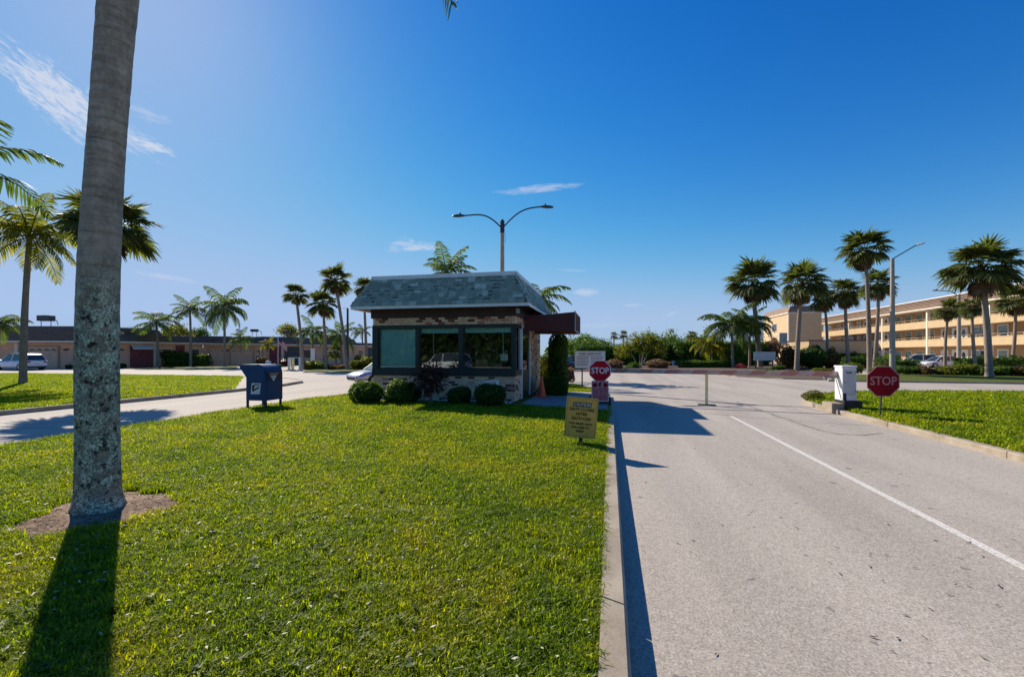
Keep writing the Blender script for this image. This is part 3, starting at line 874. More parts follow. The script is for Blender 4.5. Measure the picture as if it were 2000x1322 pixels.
def fan_geo(e0, r, segs=24, pet=.52, blade=.50, tipdroop=.5):
    """costapalmate leaf, unit length overall"""
    vs = []; fs = []
    ce, se = math.cos(e0), math.sin(e0); hx, hz_ = pet*ce, pet*se-.04*pet
    w = .012
    vs += [(0, -w, 0), (0, w, 0), (hx, w*.7, hz_), (hx, -w*.7, hz_)]; fs.append((0, 1, 2, 3))
    e1 = e0-.35; ax = Vector((math.cos(e1), 0, math.sin(e1))); up = Vector((-math.sin(e1), 0, math.cos(e1)))
    for i in range(segs):
        a = R(-128+256*(i+.5)/segs)+r.uniform(-.05, .05)
        L = blade*(.62+.38*math.cos(a*.62))*r.uniform(.9, 1.08)
        d = (ax*math.cos(a)+Vector((0, 1, 0))*math.sin(a)).normalized()
        fold = .10*abs(math.sin(a)); d = (d+up*fold*1.6).normalized()
        side = d.cross(up).normalized(); hub = Vector((hx, 0, hz_))
        m_ = hub+d*L*.55; td = (d-Vector((0, 0, 1))*tipdroop*r.uniform(.4, 1.5)).normalized(); e_ = m_+td*L*.48
        wm_ = math.pi*2*L*.5/segs*.52; k = len(vs)
        z_ = up*wm_*(.35 if i % 2 else -.35)
        vs += [tuple(hub), tuple(m_-side*wm_+z_), tuple(m_+side*wm_-z_), tuple(e_+side*wm_*.2), tuple(e_-side*wm_*.2)]
        fs += [(k, k+2, k+1), (k+1, k+2, k+3, k+4)]
    return vs, fs
_fc = {}
def frond_mesh(kind, cls, var, mat, hang):
    key = (kind, cls, var, mat, hang)
    if key not in _fc:
        r = random.Random(hash((kind == 'fan', cls, var)) % 1000+cls*7+var)
        e0 = [R(78), R(55), R(32), R(8), R(-20), R(-48)][cls]
        b = MB()
        if kind == 'fan': b.add(*fan_geo(e0, r, tipdroop=.35+.1*cls))
        else: b.add(*feather_geo(e0, [R(60), R(85), R(95), R(85), R(65), R(40)][cls]*(1.15 if hang > .8 else 1), r, hang=hang))
        o = b.build('frond', M[mat], link=False); _fc[key] = o.data
        bpy.data.objects.remove(o)
    return _fc[key]
def palm(label, kind, bx, by, d, cx, cy, rpx, tr=.16, mat=None, n=None, hang=.8, boots=True, group=None, top_bias=0, basez=None, seed=None, name=None, single=None, trunk='trunk_far'):
    """bx, by: foot of the trunk, cx, cy: heart of the crown, rpx: reach, all as seen in the photograph at distance d"""
    stretch = math.sqrt(1+((cx-1000)/FPX)**2)          # a wide lens widens what stands near the frame's sides
    L = rpx/FPX*d*1.12/stretch**.45; tr = tr*.88/stretch**.5
    X, Y = at(bx, d); z0 = 0.0 if basez is None else basez
    H = hz(cy, d)-z0
    dx, dy = at(cx, d); dx -= X; dy -= Y
    rnd = random.Random(seed if seed is not None else int(bx*7+cy))
    t = thing(name or ('fan_palm' if kind == 'fan' else 'feather_palm'), label, 'palm tree', (X, Y, z0), 0, group)
    b = MB(); pts = []; rads = []
    k = 14; wob = rnd.uniform(-.12, .12)
    for i in range(k+1):
        s = i/k; q = s**1.25
        pts.append((dx*q+wob*math.sin(s*math.pi), dy*q, -.05+(H+.05)*s)); rads.append(tr*(1.25-.45*s if s > .06 else 1.45-.6*s/.06*.3)*(1+.05*rnd.uniform(-1, 1)))
    b.tube(pts, rads, 9); b.build('trunk', M[trunk], t)
    if boots and kind == 'fan':
        b = MB()
        for i in range(26):
            a = i*2.4; zz = -L*.42+L*.50*i/26; r0 = tr*(1.0+.5*i/26)
            c_, s_ = math.cos(a), math.sin(a)
            b.tube([(c_*r0*.5, s_*r0*.5, zz), (c_*(r0+L*.05), s_*(r0+L*.05), zz+L*.10)], [.05, .02], 4)
        b.tube([(0, 0, -L*.45), (0, 0, -L*.15), (0, 0, L*.02)], [tr*.95, tr*1.5, tr*.9], 9)
        b.build('boots', M['dead_frond'], t, loc=(dx, dy, H))
    mat = mat or ('palm_fan' if kind == 'fan' else 'palm_feather')
    n = int((n or 46)*.92) if kind == 'fan' else (n or 24)
    single = rpx >= 24 if single is None else single
    joined = MB()
    for i in range(n):
        s = (i+.5)/n
        if kind == 'fan': e = 84-120*s**.82
        else: e = 74-(112 if hang > 1 else 92)*s**.9
        e += rnd.uniform(-14, 14)
        if rnd.random() < .06: continue
        cls = min(range(6), key=lambda c: abs([78, 55, 32, 8, -20, -48][c]-e))
        if kind != 'fan': cls = min(cls, 4)
        az = i*2.39996+rnd.uniform(-.2, .2); sc_ = L*rnd.uniform(.74, 1.12)*(1.0 if kind == 'fan' else 1.25)
        me = frond_mesh(kind, cls, i % 3, mat, hang)
        rot = (rnd.uniform(-.25, .25), R([78, 55, 32, 8, -20, -48][cls]-e)*.7, az)
        if single: inst('frond', me, t, (dx, dy, H), rot, sc_)
        else:
            Mx = Matrix.Translation((dx, dy, H)) @ Matrix.Rotation(az, 4, 'Z') @ Matrix.Rotation(rot[1], 4, 'Y') @ Matrix.Scale(sc_, 4)
            joined.add([tuple(Mx @ v.co) for v in me.vertices], [tuple(p.vertices) for p in me.polygons])
    if not single: joined.build('crown', M[mat], t)
    if kind == 'fan' and rpx >= 24:       # hanging dead leaves
        for i in range(rnd.choice((5, 8, 11))):
            me = frond_mesh('fan', 5, i % 2, 'dead_frond', .6)
            inst('dead_leaf', me, t, (dx, dy, H-.1*L), (0, R(rnd.uniform(5, 32)), i*1.3+rnd.uniform(0, 1)), L*rnd.uniform(.45, .8))
    return t

tag(quads_obj('lawn_weeds', Vw, M['leaf_mid']), 'small broad leaved weeds dotted through the island lawn', 'weeds', kind='stuff')
tag(quads_obj('lawn_leaves_and_glints', V, plain('pale_leaf_and_glint', (.50, .47, .33), .6, .3, 9)), 'tiny pale dry leaves and painted grass glints on the island lawn', 'leaf litter', kind='stuff')
# ================================================================ guard booth
GZ = .19
tag(MB().box(-2.74, -.056, 12.25, 17.5, -.03, .175).build('platform_slab', M['slab'], bevel=.01), kind='structure')
b = MB(); b.box(BX0-.45, -2.76, 12.5, 13.3, -.03, .192)
tag(b.build('gravel_bed', M['mulch']), kind='structure')
b = MB(); rnd = random.Random(4)
for i in range(1500):
    x, y = rnd.uniform(-7.7, -2.8), rnd.uniform(12.5, 13.25)
    if rnd.random() > (.95 if -6.2 < x < -3.4 else .35): continue
    s = rnd.uniform(.015, .04); z = .195
    q = [(x-s, y-s*.7, z), (x+s, y-s*.6, z), (x+s*.8, y+s*.8, z), (x-s*.8, y+s*.7, z), (x+rnd.uniform(-s, s)*.4, y, z+s*.9)]
    b.add(q, [(0, 1, 4), (1, 2, 4), (2, 3, 4), (3, 0, 4)])
tag(b.build('pebbles', M['pebble']), 'white pebbles on the bed at the foot of the brick booth', 'pebbles', kind='stuff')

booth = thing('guard_booth', 'small brick guard booth with grey shingled mansard roof and dark green windows', 'guard booth', (BX0, BY0, GZ))
W_, D_ = BX1-BX0, BY1-BY0          # 4.63 x 5.0 ; local x right, y back, z up from the pad
SILL, HEAD, BAND, EAVE, TOP = .76, 2.33, 2.55, 2.86, 3.80
DOOR0, DOOR1 = .98, 2.5
# cores (mortar) behind the bricks
b = MB()
b.box(.012, W_-.012, .012, .10, 0, SILL); b.box(.012, W_-.012, .012, .10, HEAD, BAND)
b.box(.012, .10, .10, D_, 0, BAND)
b.box(W_-.10, W_-.012, .10, DOOR0, 0, SILL); b.box(W_-.10, W_-.012, .10, DOOR0, HEAD, BAND)
b.box(W_-.10, W_-.012, DOOR1, D_, 0, BAND); b.box(W_-.10, W_-.012, DOOR0, DOOR1, HEAD+.02, BAND)
b.box(.10, W_-.10, D_-.10, D_-.012, 0, BAND)
wall = b.build('brick_wall', M['mortar'], booth)
BL, BH, CO, LN = .196, .062, .0735, .2105
bm_ = MB().box(-BL/2, BL/2, 0, .05, 0, BH).build('brick', M['brick'], link=False).data
bmh = MB().box(-.046, .046, 0, .05, 0, BH).build('brick', M['brick'], link=False).data
rnd = random.Random(3)
def front_course(z, k, proud=0.0):
    off = 0 if k % 2 else LN/2
    x = .0+off
    cells = []
    if off: cells.append((.046+.004, bmh))
    while x+LN <= W_+.01: cells.append((x+LN/2, bm_)); x += LN
    if W_-x > .09: cells.append((x+.05, bmh))
    for cx, me in cells:
        inst('brick', me, wall, (cx, -proud+rnd.uniform(-.0025, .0025), z+rnd.uniform(-.001, .001)))
nlow = int(SILL/CO)
for k in range(nlow): front_course(k*CO+.006, k)
for k in range(3): front_course(HEAD+.004+k*CO, k, .045)
# side and back bricks: joined
b = MB()
def brick_y(x, y, z, L=BL, xs=1): b.box(min(x, x-.05*xs), max(x, x-.05*xs), y, y+L, z, z+BH)
for k in range(int(BAND/CO)):
    z = k*CO+.006; off = 0 if k % 2 else LN/2
    yy = .055 if k % 2 == 0 else .055+LN*.5
    y = .06+off
    while y < D_-.02:
        L = min(BL, D_-y)
        for X0_, s_ in ((W_, 1), (0, -1)):
            if s_ == 1:
                if DOOR0-.02 < y+L and y < DOOR1 and z < HEAD: continue
                if y < DOOR0 and SILL-.05 < z < HEAD: continue
                if z > HEAD: continue
            brick_y(X0_, y, z, L, s_)
        y += LN
    for j in range(21): b.box(.02+j*LN, .02+j*LN+BL, D_-.05, D_, z, z+BH)
# proud band courses on the right side
for k in range(3):
    z = HEAD+.004+k*CO; y = -.045+(0 if k % 2 else .1)
    while y < D_:
        b.box(W_-.02, W_+.045, y, min(y+BL, D_), z, z+BH); y += LN
tag(b.build('side_bricks', M['brick'], wall), kind='stuff')
b = MB(); b.box(-.02, W_+.0, -.038, .10, HEAD-.004, HEAD+.0); b.box(W_-.02, W_+.036, -.036, D_, HEAD-.003, BAND-.004)
b.build('band_core', M['mortar'], wall)
# windows of the front: three sashes in one green frame
fr = MB(); y0, y1 = -.03, .07
fr.box(-.03, W_-.0, y0-.02, y1, SILL-.01, SILL+.20)            # deep sill apron
fr.box(-.03, W_-.0, y0, y1, HEAD-.11, HEAD-.006)
muls = [(-.03, .30), (1.42, 1.62), (2.90, 3.14), (4.40, W_)]
muls = [(-.03, .17), (1.46, 1.57), (2.88, 3.00), (4.53, W_)]
for a, c in muls: fr.box(a, c, y0, y1, SILL+.20, HEAD-.11)
for i, (a, c) in enumerate([(.17, 1.46), (1.57, 2.88), (3.00, 4.53)]):
    fr.box(a, a+.03, y0+.03, y1, SILL+.20, HEAD-.11); fr.box(c-.03, c, y0+.03, y1, SILL+.20, HEAD-.11)
    fr.box(a+.03, c-.03, y0+.03, y1, SILL+.20, SILL+.24)
fro = fr.build('window_frame', M['green_frame'], booth, bevel=.004)
for i, (a, c) in enumerate([(.20, 1.43), (1.60, 2.85), (3.03, 4.50)]):
    MB().box(a, c, .035, .041, SILL+.24, HEAD-.11).build('pane', M['glass'], fro)
# right side front window + door
fs_ = MB(); X = W_
fs_.box(X-.07, X+.02, .0, .10, SILL, HEAD); fs_.box(X-.07, X+.02, .10, DOOR0-.06, SILL, SILL+.16); fs_.box(X-.07, X+.02, .10, DOOR0-.06, HEAD-.1, HEAD)
fs_.build('side_window_frame', M['green_frame'], booth)
MB().box(X-.035, X-.03, .10, DOOR0-.06, SILL+.16, HEAD-.1).build('side_pane', M['glass'], booth)
tr_ = MB()
tr_.box(X-.05, X+.03, DOOR0-.06, DOOR0+.04, 0, HEAD); tr_.box(X-.05, X+.03, DOOR1-.10, DOOR1, 0, HEAD)
tr_.box(X-.05, X+.028, DOOR0+.04, DOOR1-.10, HEAD-.06, HEAD)
tr_.build('door_trim', M['white_trim'], booth)
dr = MB(); dr.box(X-.05, X-.01, DOOR0+.05, DOOR1-.11, 0.01, .9); dr.box(X-.05, X-.01, DOOR0+.05, DOOR0+.25, .9, HEAD-.07)
dr.box(X-.05, X-.01, DOOR1-.31, DOOR1-.11, .9, HEAD-.07); dr.box(X-.05, X-.01, DOOR0+.25, DOOR1-.31, 2.0, HEAD-.07)
do = dr.build('door', M['green_frame'], booth)
MB().box(X-.035, X-.03, DOOR0+.25, DOOR1-.31, .9, 2.0).build('pane', M['glass'], do)
MB().tube([(X+.0, DOOR0+.15, .95), (X+.05, DOOR0+.15, .95), (X+.05, DOOR0+.15, 1.1)], .012, 6).build('handle', M['galv'], do)
# brown boards, soffit, eave
b = MB(); b.box(-.06, W_+.06, -.06, D_+.04, BAND, EAVE-.02)
b.build('fascia_board', M['brown_wood'], booth)
OV = .5
b = MB(); b.box(-OV+.03, W_+OV-.03, -OV+.03, D_+OV-.03, EAVE-.02, EAVE+.02)
b.build('soffit', M['brown_wood'], booth)
b = MB()
for (a, c, e, f) in ((-OV, W_+OV, -OV, -OV+.03), (-OV, W_+OV, D_+OV-.03, D_+OV), (-OV, -OV+.03, -OV+.03, D_+OV-.03), (W_+OV-.03, W_+OV, -OV+.03, D_+OV-.03)):
    b.box(a, c, e, f, EAVE-.06, EAVE+.03)
b.build('eave_trim', M['pale_trim'], booth, bevel=.004)
b = MB()
b.box(W_+.06, W_+.15, -.2, -.05, EAVE-.24, EAVE-.10)
lampo = b.build('floodlight', M['galv'], booth)
# roof
zb = EAVE+.03
cor = [(-OV, -OV), (W_+OV, -OV), (W_+OV, D_+OV), (-OV, D_+OV)]; tp_ = [(0, 0), (W_, 0), (W_, D_), (0, D_)]
b = MB(); vs = [(*p, zb) for p in cor]+[(*p, TOP) for p in tp_]
b.add(vs, [(0, 1, 5, 4), (1, 2, 6, 5), (2, 3, 7, 6), (3, 0, 4, 7), (4, 5, 6, 7)])
roof = b.build('roof', M['shingle'], booth)
b = MB()
for (x0_, x1_, y0_, y1_) in ((-.05, W_+.05, -.05, .03), (-.05, W_+.05, D_-.03, D_+.05), (-.05, .03, .03, D_-.03), (W_-.03, W_+.05, .03, D_-.03)):
    b.box(x0_, x1_, y0_, y1_, TOP-.03, TOP+.09)
b.build('roof_coping', M['pale_trim'], roof, bevel=.006)
rise = TOP-zb; SL = math.hypot(OV, rise); rows = 8; ex = SL/rows; ang = math.atan2(rise, OV)
tabs = [MB().box(-w/2, w/2, -.008, ex*1.35, 0, .020).build('shingle', M['shingle'], link=False).data for w in (.13, .175, .22)]
rnd = random.Random(12)
def shingle_face(ox, oy, length, rz, parts):
    mb = MB()
    for r_ in range(rows):
        s = r_*ex; ins = s*math.cos(ang); z = zb+s*math.sin(ang)
        x = ins+rnd.uniform(0, .1); end = length-ins
        while x < end-.04:
            k = rnd.choice((0, 1, 1, 2, 2)); w = (.13, .175, .22)[k]+.006
            if x+w > end:
                k = 0 if end-x < .16 else 1
                w = (.13, .175, .22)[k]; x = end-w-.001
            cx = x+w/2; lift = rnd.choice((.004, .008, .014))
            lx, ly = cx, ins
            ca, sa = math.cos(rz), math.sin(rz)
            P = (ox+lx*ca-ly*sa, oy+lx*sa+ly*ca, z+lift)
            if parts: inst('shingle', tabs[k], roof, P, Matrix(((ca, -sa, 0), (sa, ca, 0), (0, 0, 1))).to_4x4().__matmul__(Matrix.Rotation(ang, 4, 'X')).to_euler())
            else:
                Mx = Matrix.Translation(P) @ Matrix.Rotation(rz, 4, 'Z') @ Matrix.Rotation(ang, 4, 'X')
                mb.add([tuple(Mx @ v.co) for v in tabs[k].vertices], [tuple(p.vertices) for p in tabs[k].polygons])
            x += w
    if not parts: tag(mb.build('shingle_courses', M['shingle'], roof), kind='stuff')
shingle_face(-OV, -OV, W_+2*OV, 0, True)
shingle_face(W_+OV, -OV, D_+2*OV, R(90), False)
shingle_face(W_+OV, D_+OV, W_+2*OV, R(180), False)
shingle_face(-OV, D_+OV, D_+2*OV, R(-90), False)
b = MB()
for (p, q) in ((cor[0], tp_[0]), (cor[1], tp_[1]), (cor[2], tp_[2]), (cor[3], tp_[3])):
    b.tube([(p[0], p[1], zb+.012), (q[0], q[1], TOP+.012)], .03, 5)
b.build('hip_ridge', M['shingle'], roof)
# interior
b = MB(); b.box(.1, W_-.1, .1, D_-.1, .0, .03); b.build('booth_floor', M['dark_int'], booth)
b = MB(); b.box(.1, W_-.1, .1, D_-.1, HEAD+.04, HEAD+.07); b.build('booth_ceiling', M['dark_int'], booth)
b = MB(); b.box(.101, W_-.101, 2.4, 2.46, .03, HEAD+.04); b.build('partition', M['dark_int'], booth)
MB().box(.20, 1.45, .10, .11, SILL+.22, HEAD-.12).build('blind', M['blind'], booth)
for (a, c) in ((1.60, 2.86), (3.03, 4.50)): MB().box(a, c, .10, .15, HEAD-.26, HEAD-.11).build('blind_roll', M['blind'], booth)
for x_, l_ in ((1.98, .75), (4.22, .8)): MB().tube([(x_, .13, HEAD-.2), (x_+.01, .13, HEAD-.2-l_)], .012, 5).build('blind_cord', M['white_trim'], booth)
MB().box(1.7, 4.4, .25, .85, .72, .76).build('counter', M['carton'], booth)
MB().box(3.25, 3.55, .5, .8, .76, 1.25).build('cardboard_box', M['carton'], booth)
MB().box(3.85, 4.05, .5, .7, .76, 1.12).build('cardboard_box', M['carton'], booth)
MB().box(4.1, 4.3, .3, .45, 1.22, 1.42).build('desk_phone', M['white_trim'], booth)
b = MB(); b.box(2.1, 2.6, .45, .5, .85, 1.2); b.box(2.3, 2.4, .42, .55, .76, .85); b.build('monitor', M['black'], booth)
# awning over the door
ax0, ax1, ay0, ay1 = W_-.02, W_+1.66, 1.25, 3.6
aw = thing('door_awning', 'brown canvas awning over the door of the guard booth', 'awning', (BX0+ax0, BY0+ay0, GZ))
Wd, Dp = ax1-ax0, ay1-ay0
b = MB(); z0a, z1a, z1b = 2.17, 2.62, 2.76
b.add([(0, 0, z0a), (Wd, 0, z0a-.03), (Wd, 0, z1b), (0, 0, z1a)], [(0, 1, 2, 3)])
b.add([(0, Dp, z0a), (Wd, Dp, z0a-.03), (Wd, Dp, z1b), (0, Dp, z1a)], [(3, 2, 1, 0)])
b.add([(0, 0, z1a), (Wd, 0, z1b), (Wd, Dp, z1b), (0, Dp, z1a)], [(0, 1, 2, 3)])
b.add([(Wd, 0, z0a-.03), (Wd, Dp, z0a-.03), (Wd, Dp, z1b), (Wd, 0, z1b)], [(0, 1, 2, 3)])
b.build('canvas', M['canvas'], aw)
b = MB()
for yy in (.03, Dp-.03):
    b.tube([(0, yy, z0a+.02), (Wd+.02, yy, z0a-.01)], .016, 6); b.tube([(0, yy, z1a), (Wd+.02, yy, z1b-.01)], .016, 6)
b.tube([(Wd+.02, -.0, z0a-.02), (Wd+.02, -.0, z1b+.03)], .022, 6); b.tube([(Wd+.02, Dp, z0a-.02), (Wd+.02, Dp, z1b+.03)], .022, 6)
b.tube([(Wd+.02, .0, z0a-.01), (Wd+.02, Dp, z0a-.01)], .02, 6); b.tube([(Wd+.02, .0, z1b), (Wd+.02, Dp, z1b)], .02, 6)
b.build('awning_frame', M['galv'], aw)

# ================================================================ lettering helper
def text(body, size, mat, parent, loc, rot=(R(90), 0, 0), ext=.0015, off=0.0, name='lettering', sx=1.0, align='CENTER'):
    c = bpy.data.curves.new(name, 'FONT'); c.body = body; c.size = size; c.align_x = align; c.align_y = 'CENTER'
    c.extrude = ext; c.offset = off; c.materials.append(mat); c.resolution_u = 3
    f = bpy.data.objects.new(name+'_curve', c); COL.objects.link(f)
    me = bpy.data.meshes.new_from_object(f.evaluated_get(bpy.context.evaluated_depsgraph_get())); bpy.data.objects.remove(f)
    me.name = name
    o = bpy.data.objects.new(name, me); COL.objects.link(o); o.parent = parent; o.location = loc; o.rotation_euler = rot; o.scale = (sx, 1, 1)
    return o
def octagon(rad, n=8, rot=22.5): return [(rad*math.cos(R(rot+45*i)), rad*math.sin(R(rot+45*i))) for i in range(8)]
def plate(poly, y0, y1):
    n = len(poly); b = MB()
    vs = [(p[0], y0, p[1]) for p in poly]+[(p[0], y1, p[1]) for p in poly]
    return b.add(vs, [tuple(range(n)), tuple(range(2*n-1, n-1, -1))]+[(i, n+i, n+(i+1) % n, (i+1) % n) for i in range(n)])
def rrect(w, h, r, cx=0, cz=0, k=4):
    out = []
    for (sx, sz, a0) in ((1, 1, 0), (-1, 1, 90), (-1, -1, 180), (1, -1, 270)):
        for i in range(k+1):
            a = R(a0+90*i/k); out.append((cx+sx*(w/2-r)+r*math.cos(a), cz+sz*(h/2-r)+r*math.sin(a)))
    return out
def stop_plate(t, w, zc, red, white, rad_in=.93, size=.25):
    Rr = w/2/math.cos(R(22.5))
    o = plate([(x, z+zc) for x, z in octagon(Rr)], -.004, .004).build('stop_plate', M[white], t)
    plate([(x, z+zc) for x, z in octagon(Rr*rad_in)], -.0065, -.0045).build('red_face', M[red], o)
    text('STOP', w*.40, M[white], o, (0, -.008, zc), off=w*.008, sx=.86)
    return o
# left STOP sign with its notice
x, y = at(1172, 13.1); gz = isl.z(x, y)
t = thing('stop_sign', 'red stop sign above a faded red notice by the kerb beside the booth', 'stop sign', (x, y, gz), TOCAM*.6)
MB().box(-.022, .022, .006, .03, -.1, 1.30).build('post', M['steel'], t)
stop_plate(t, .61, 1.02, 'red_sign', 'sign_white')
n_ = plate(rrect(.49, .60, .03, 0, .44), -.004, .004).build('notice_plate', M['sign_white'], t)
plate(rrect(.46, .57, .025, 0, .44), -.0062, -.0045).build('notice_face', M['sign_pink'], n_)
b = MB()
b.box(-.21, -.09, -.0085, -.0066, .56, .67); b.box(.10, .21, -.0085, -.0066, .56, .67)
b.build('notice_square', M['red_dull'], n_)
b = MB(); b.add([(0, -.009, .70), (-.07, -.009, .60), (-.02, -.009, .60), (-.05, -.009, .54), (.06, -.009, .63), (.01, -.009, .63), (.04, -.009, .70)], [(0, 1, 2, 3, 4, 5, 6)])
b.build('notice_symbol', M['ink'], n_)
rnd = random.Random(2)
b = MB()
for k, (zz, hh) in enumerate(((.49, .045), (.425, .045), (.36, .045), (.30, .035), (.25, .03), (.205, .025))):
    xx = -.19
    while xx < .18:
        w = rnd.uniform(.018, .034); b.box(xx, xx+w*.4, -.0088, -.0068, zz-hh/2, zz+hh/2)
        b.box(xx+w*.4, xx+w, -.0088, -.0068, zz-hh/2+rnd.choice((0, hh*.4, hh*.75)), zz-hh/2+hh*rnd.choice((.25, 1.0, .6))+.006)
        xx += w+(.012 if rnd.random() < .8 else .035)
b.build('notice_marks', M['red_sign'], n_)
b = MB(); b.box(-.33, .33, .04, .30, -.02, .25); b.box(-.27, .27, .06, .28, .25, .33)
o = b.build('rubber_sign_base', M['black'], None, (x, y, gz), (0, 0, TOCAM*.6), bevel=.03)
tag(o, 'low black rubber block standing behind the stop sign notice', 'sign base')
# caution sign
x, y = at(1134, 7.45); gz = isl.z(x, y)
t = thing('caution_sign', 'yellow caution sign about the closing gate on a short post in the grass', 'caution sign', (x, y, gz), R(8))
b = MB(); b.box(-.03, -.022, .008, .04, -.15, .62); b.box(.022, .03, .008, .04, -.15, .62); b.box(-.03, .03, .004, .008, -.15, .62)
b.build('post', M['steel'], t)
hold = bpy.data.objects.new('sign_plate_mount', None); 
pl = plate(rrect(.515, .655, .03, 0, 0), -.003, .003).build('sign_plate', M['yellow_sign'], t, (.01, 0, .455), (0, R(5.0), 0))
bpy.data.objects.remove(hold)
b = MB()
for r_, w in ((0, .004),):
    o_, i_ = rrect(.485, .625, .025), rrect(.477, .617, .022)
    n = len(o_); b.add([(p[0], -.0042, p[1]) for p in o_]+[(p[0], -.0042, p[1]) for p in i_], [(i, (i+1) % n, n+(i+1) % n, n+i) for i in range(n)])
b.build('border_line', M['ink'], pl)
plate([(-.15, .175), (.15, .175), (.15, .245), (-.15, .245)], -.005, -.0034).build('caution_band', M['ink'], pl)
text('CAUTION', .062, M['sign_white'], pl, (0, -.0065, .210), sx=1.0, off=.0006)
for s_, zz, sz in (('GATE CLOSES', .13, .066), ('AFTER', .055, .066), ('EACH CAR', -.02, .066), ('YOU MUST WAIT', -.105, .045), ('FOR ARM TO', -.165, .045), ('RESET', -.225, .045)):
    text(s_, sz, M['ink'], pl, (0, -.0050, zz), off=.0016, sx=.98 if sz > .05 else 1.1)
# right STOP sign
x, y = at(1721, 11.0); gz = rlw.z(x, y)
t = thing('stop_sign', 'low dark red stop sign in the right lawn beyond the white cabinet', 'stop sign', (x, y, gz), TOCAM*.5)
b = MB(); b.add([(-.03, -.0, -.1), (.0, -.0, -.1), (.0, .03, -.1), (-.03, .03, -.1), (.02, .006, 1.2), (.05, .006, 1.2), (.05, .03, 1.2), (.02, .03, 1.2)], [(0,3,2,1),(4,5,6,7),(0,1,5,4),(1,2,6,5),(2,3,7,6),(3,0,4,7)])
b.build('post', M['steel'], t)
o = stop_plate(t, .73, 0, 'red_dull', 'sign_pink', .94)
o.location = (.045, 0, .86)
# street directory
x, y = at(1137, 20.6); gz = isl.z(x, y)
t = thing('street_directory', 'white street directory board on a post behind the left stop sign', 'sign', (x, y, gz), TOCAM*.3)
b = MB(); b.box(-.03, .03, .01, .06, -.1, 1.4); b.build('post', M['steel'], t)
bo = MB().box(-.30, 1.0, -.02, .01, .90, 1.62).build('sign_board', M['sign_white'], t)
b = MB()
for (a, c, e, f) in ((-.33, 1.03, .87, .90), (-.33, 1.03, 1.62, 1.65)): b.box(a, c, -.03, .02, e, f)
b.box(-.33, -.30, -.03, .02, .90, 1.62); b.box(1.0, 1.03, -.03, .02, .90, 1.62); b.build('board_frame', M['offwhite'], t)
text('STREET DIRECTORY', .12, M['ink'], bo, (.35, -.024, 1.52), off=.002, sx=.95)
b = MB()
for k in range(7):
    for c0 in (-.24, .40):
        xx = c0
        while xx < c0+.5:
            w = rnd.uniform(.03, .08); b.box(xx, xx+w, -.0235, -.021, 1.40-k*.068, 1.425-k*.068); xx += w+.02
b.build('listing_marks', M['ink'], bo)

# ================================================================ mailbox
mx_, my_ = -9.40, 10.30
gz = isl.z(mx_+.3, my_+.3)
t = thing('mailbox', 'dark blue street mailbox with a snorkel chute on four legs at the lawn edge', 'mailbox', (mx_, my_, gz))
Wm, Dm = .60, .60
prof = [(0, .27), (Wm, .27), (Wm, .98)]
for i in range(9):
    a = R(90*i/8); prof.append((Wm-.26+.26*math.cos(a), .98+.24*math.sin(a)))
prof += [(-.17, 1.22), (-.20, 1.20), (-.20, 1.13), (0, .88)]
n = len(prof); b = MB(); vs = [(p[0], 0, p[1]) for p in prof]+[(p[0], Dm, p[1]) for p in prof]
b.add(vs, [tuple(range(n)), tuple(range(2*n-1, n-1, -1))]); 
for i in range(n): b.add(vs, [(i, n+i, n+(i+1) % n, (i+1) % n)], 0, 2 < i < 11)
b.build('body', M['blue'], t, bevel=.008)
b = MB()
rim = [(p[0], p[1]) for p in prof]
b.tube([(p[0], -.004, p[1]) for p in prof[1:12]], .012, 5); b.tube([(p[0], Dm+.004, p[1]) for p in prof[1:12]], .012, 5)
b.build('rim', M['blue'], t)
for (a, c) in ((0, 0), (Wm-.05, 0), (0, Dm-.05), (Wm-.05, Dm-.05)):
    MB().box(a+.002, a+.048, c+.002, c+.048, -.05, .275).build('leg', M['blue_dark'], t)
b = MB(); b.box(Wm+.0, Wm+.012, .05, Dm-.05, .80, 1.02); b.build('pull_door', M['blue_dark'], t)
b = MB(); b.box(Wm+.012, Wm+.05, .08, Dm-.20, .955, .985); b.box(Wm+.012, Wm+.05, .08, Dm-.08, .985, .992); b.build('handle', M['galv'], t)
b = MB(); b.add([(Wm+.014, .14, .93), (Wm+.014, .40, .93), (Wm+.014, .27, .76)], [(0, 1, 2)]); b.build('sticker', M['offwhite'], t)
b = MB()
for i_ in range(7): b.tube([(.05+i_*.083, -.001, .30), (.05+i_*.083, -.007, .30)], .007, 6)
for i_ in range(6): b.tube([(Wm+.001, .06+i_*.096, .30), (Wm+.007, .06+i_*.096, .30)], .007, 6)
tag(b.build('rivets', M['blue_dark'], t), kind='stuff')
pl = MB(); sk = .03
pl.add([(.14, -.004, .44), (.42, -.004, .44), (.42+sk, -.004, .73), (.14+sk, -.004, .73)], [(0, 1, 2, 3)])
em = pl.build('emblem_plate', M['sign_white'], t)
b = MB()   # eagle head emblem, slanted
def eq(l): return [(p[0], -.0065, p[1]) for p in l]
b.add(eq([(.19, .655), (.225, .685), (.30, .70), (.405, .695), (.415, .655), (.36, .675), (.27, .665), (.25, .61), (.245, .565), (.30, .60), (.40, .64), (.405, .60), (.35, .575), (.245, .52), (.20, .50), (.185, .57)]),
      [(0, 1, 6), (1, 2, 5, 6), (2, 3, 4, 5), (0, 6, 7, 15), (7, 8, 14, 15), (8, 13, 14), (8, 9, 12, 13), (9, 10, 11, 12)])
b.build('eagle_emblem', M['ink'], em)
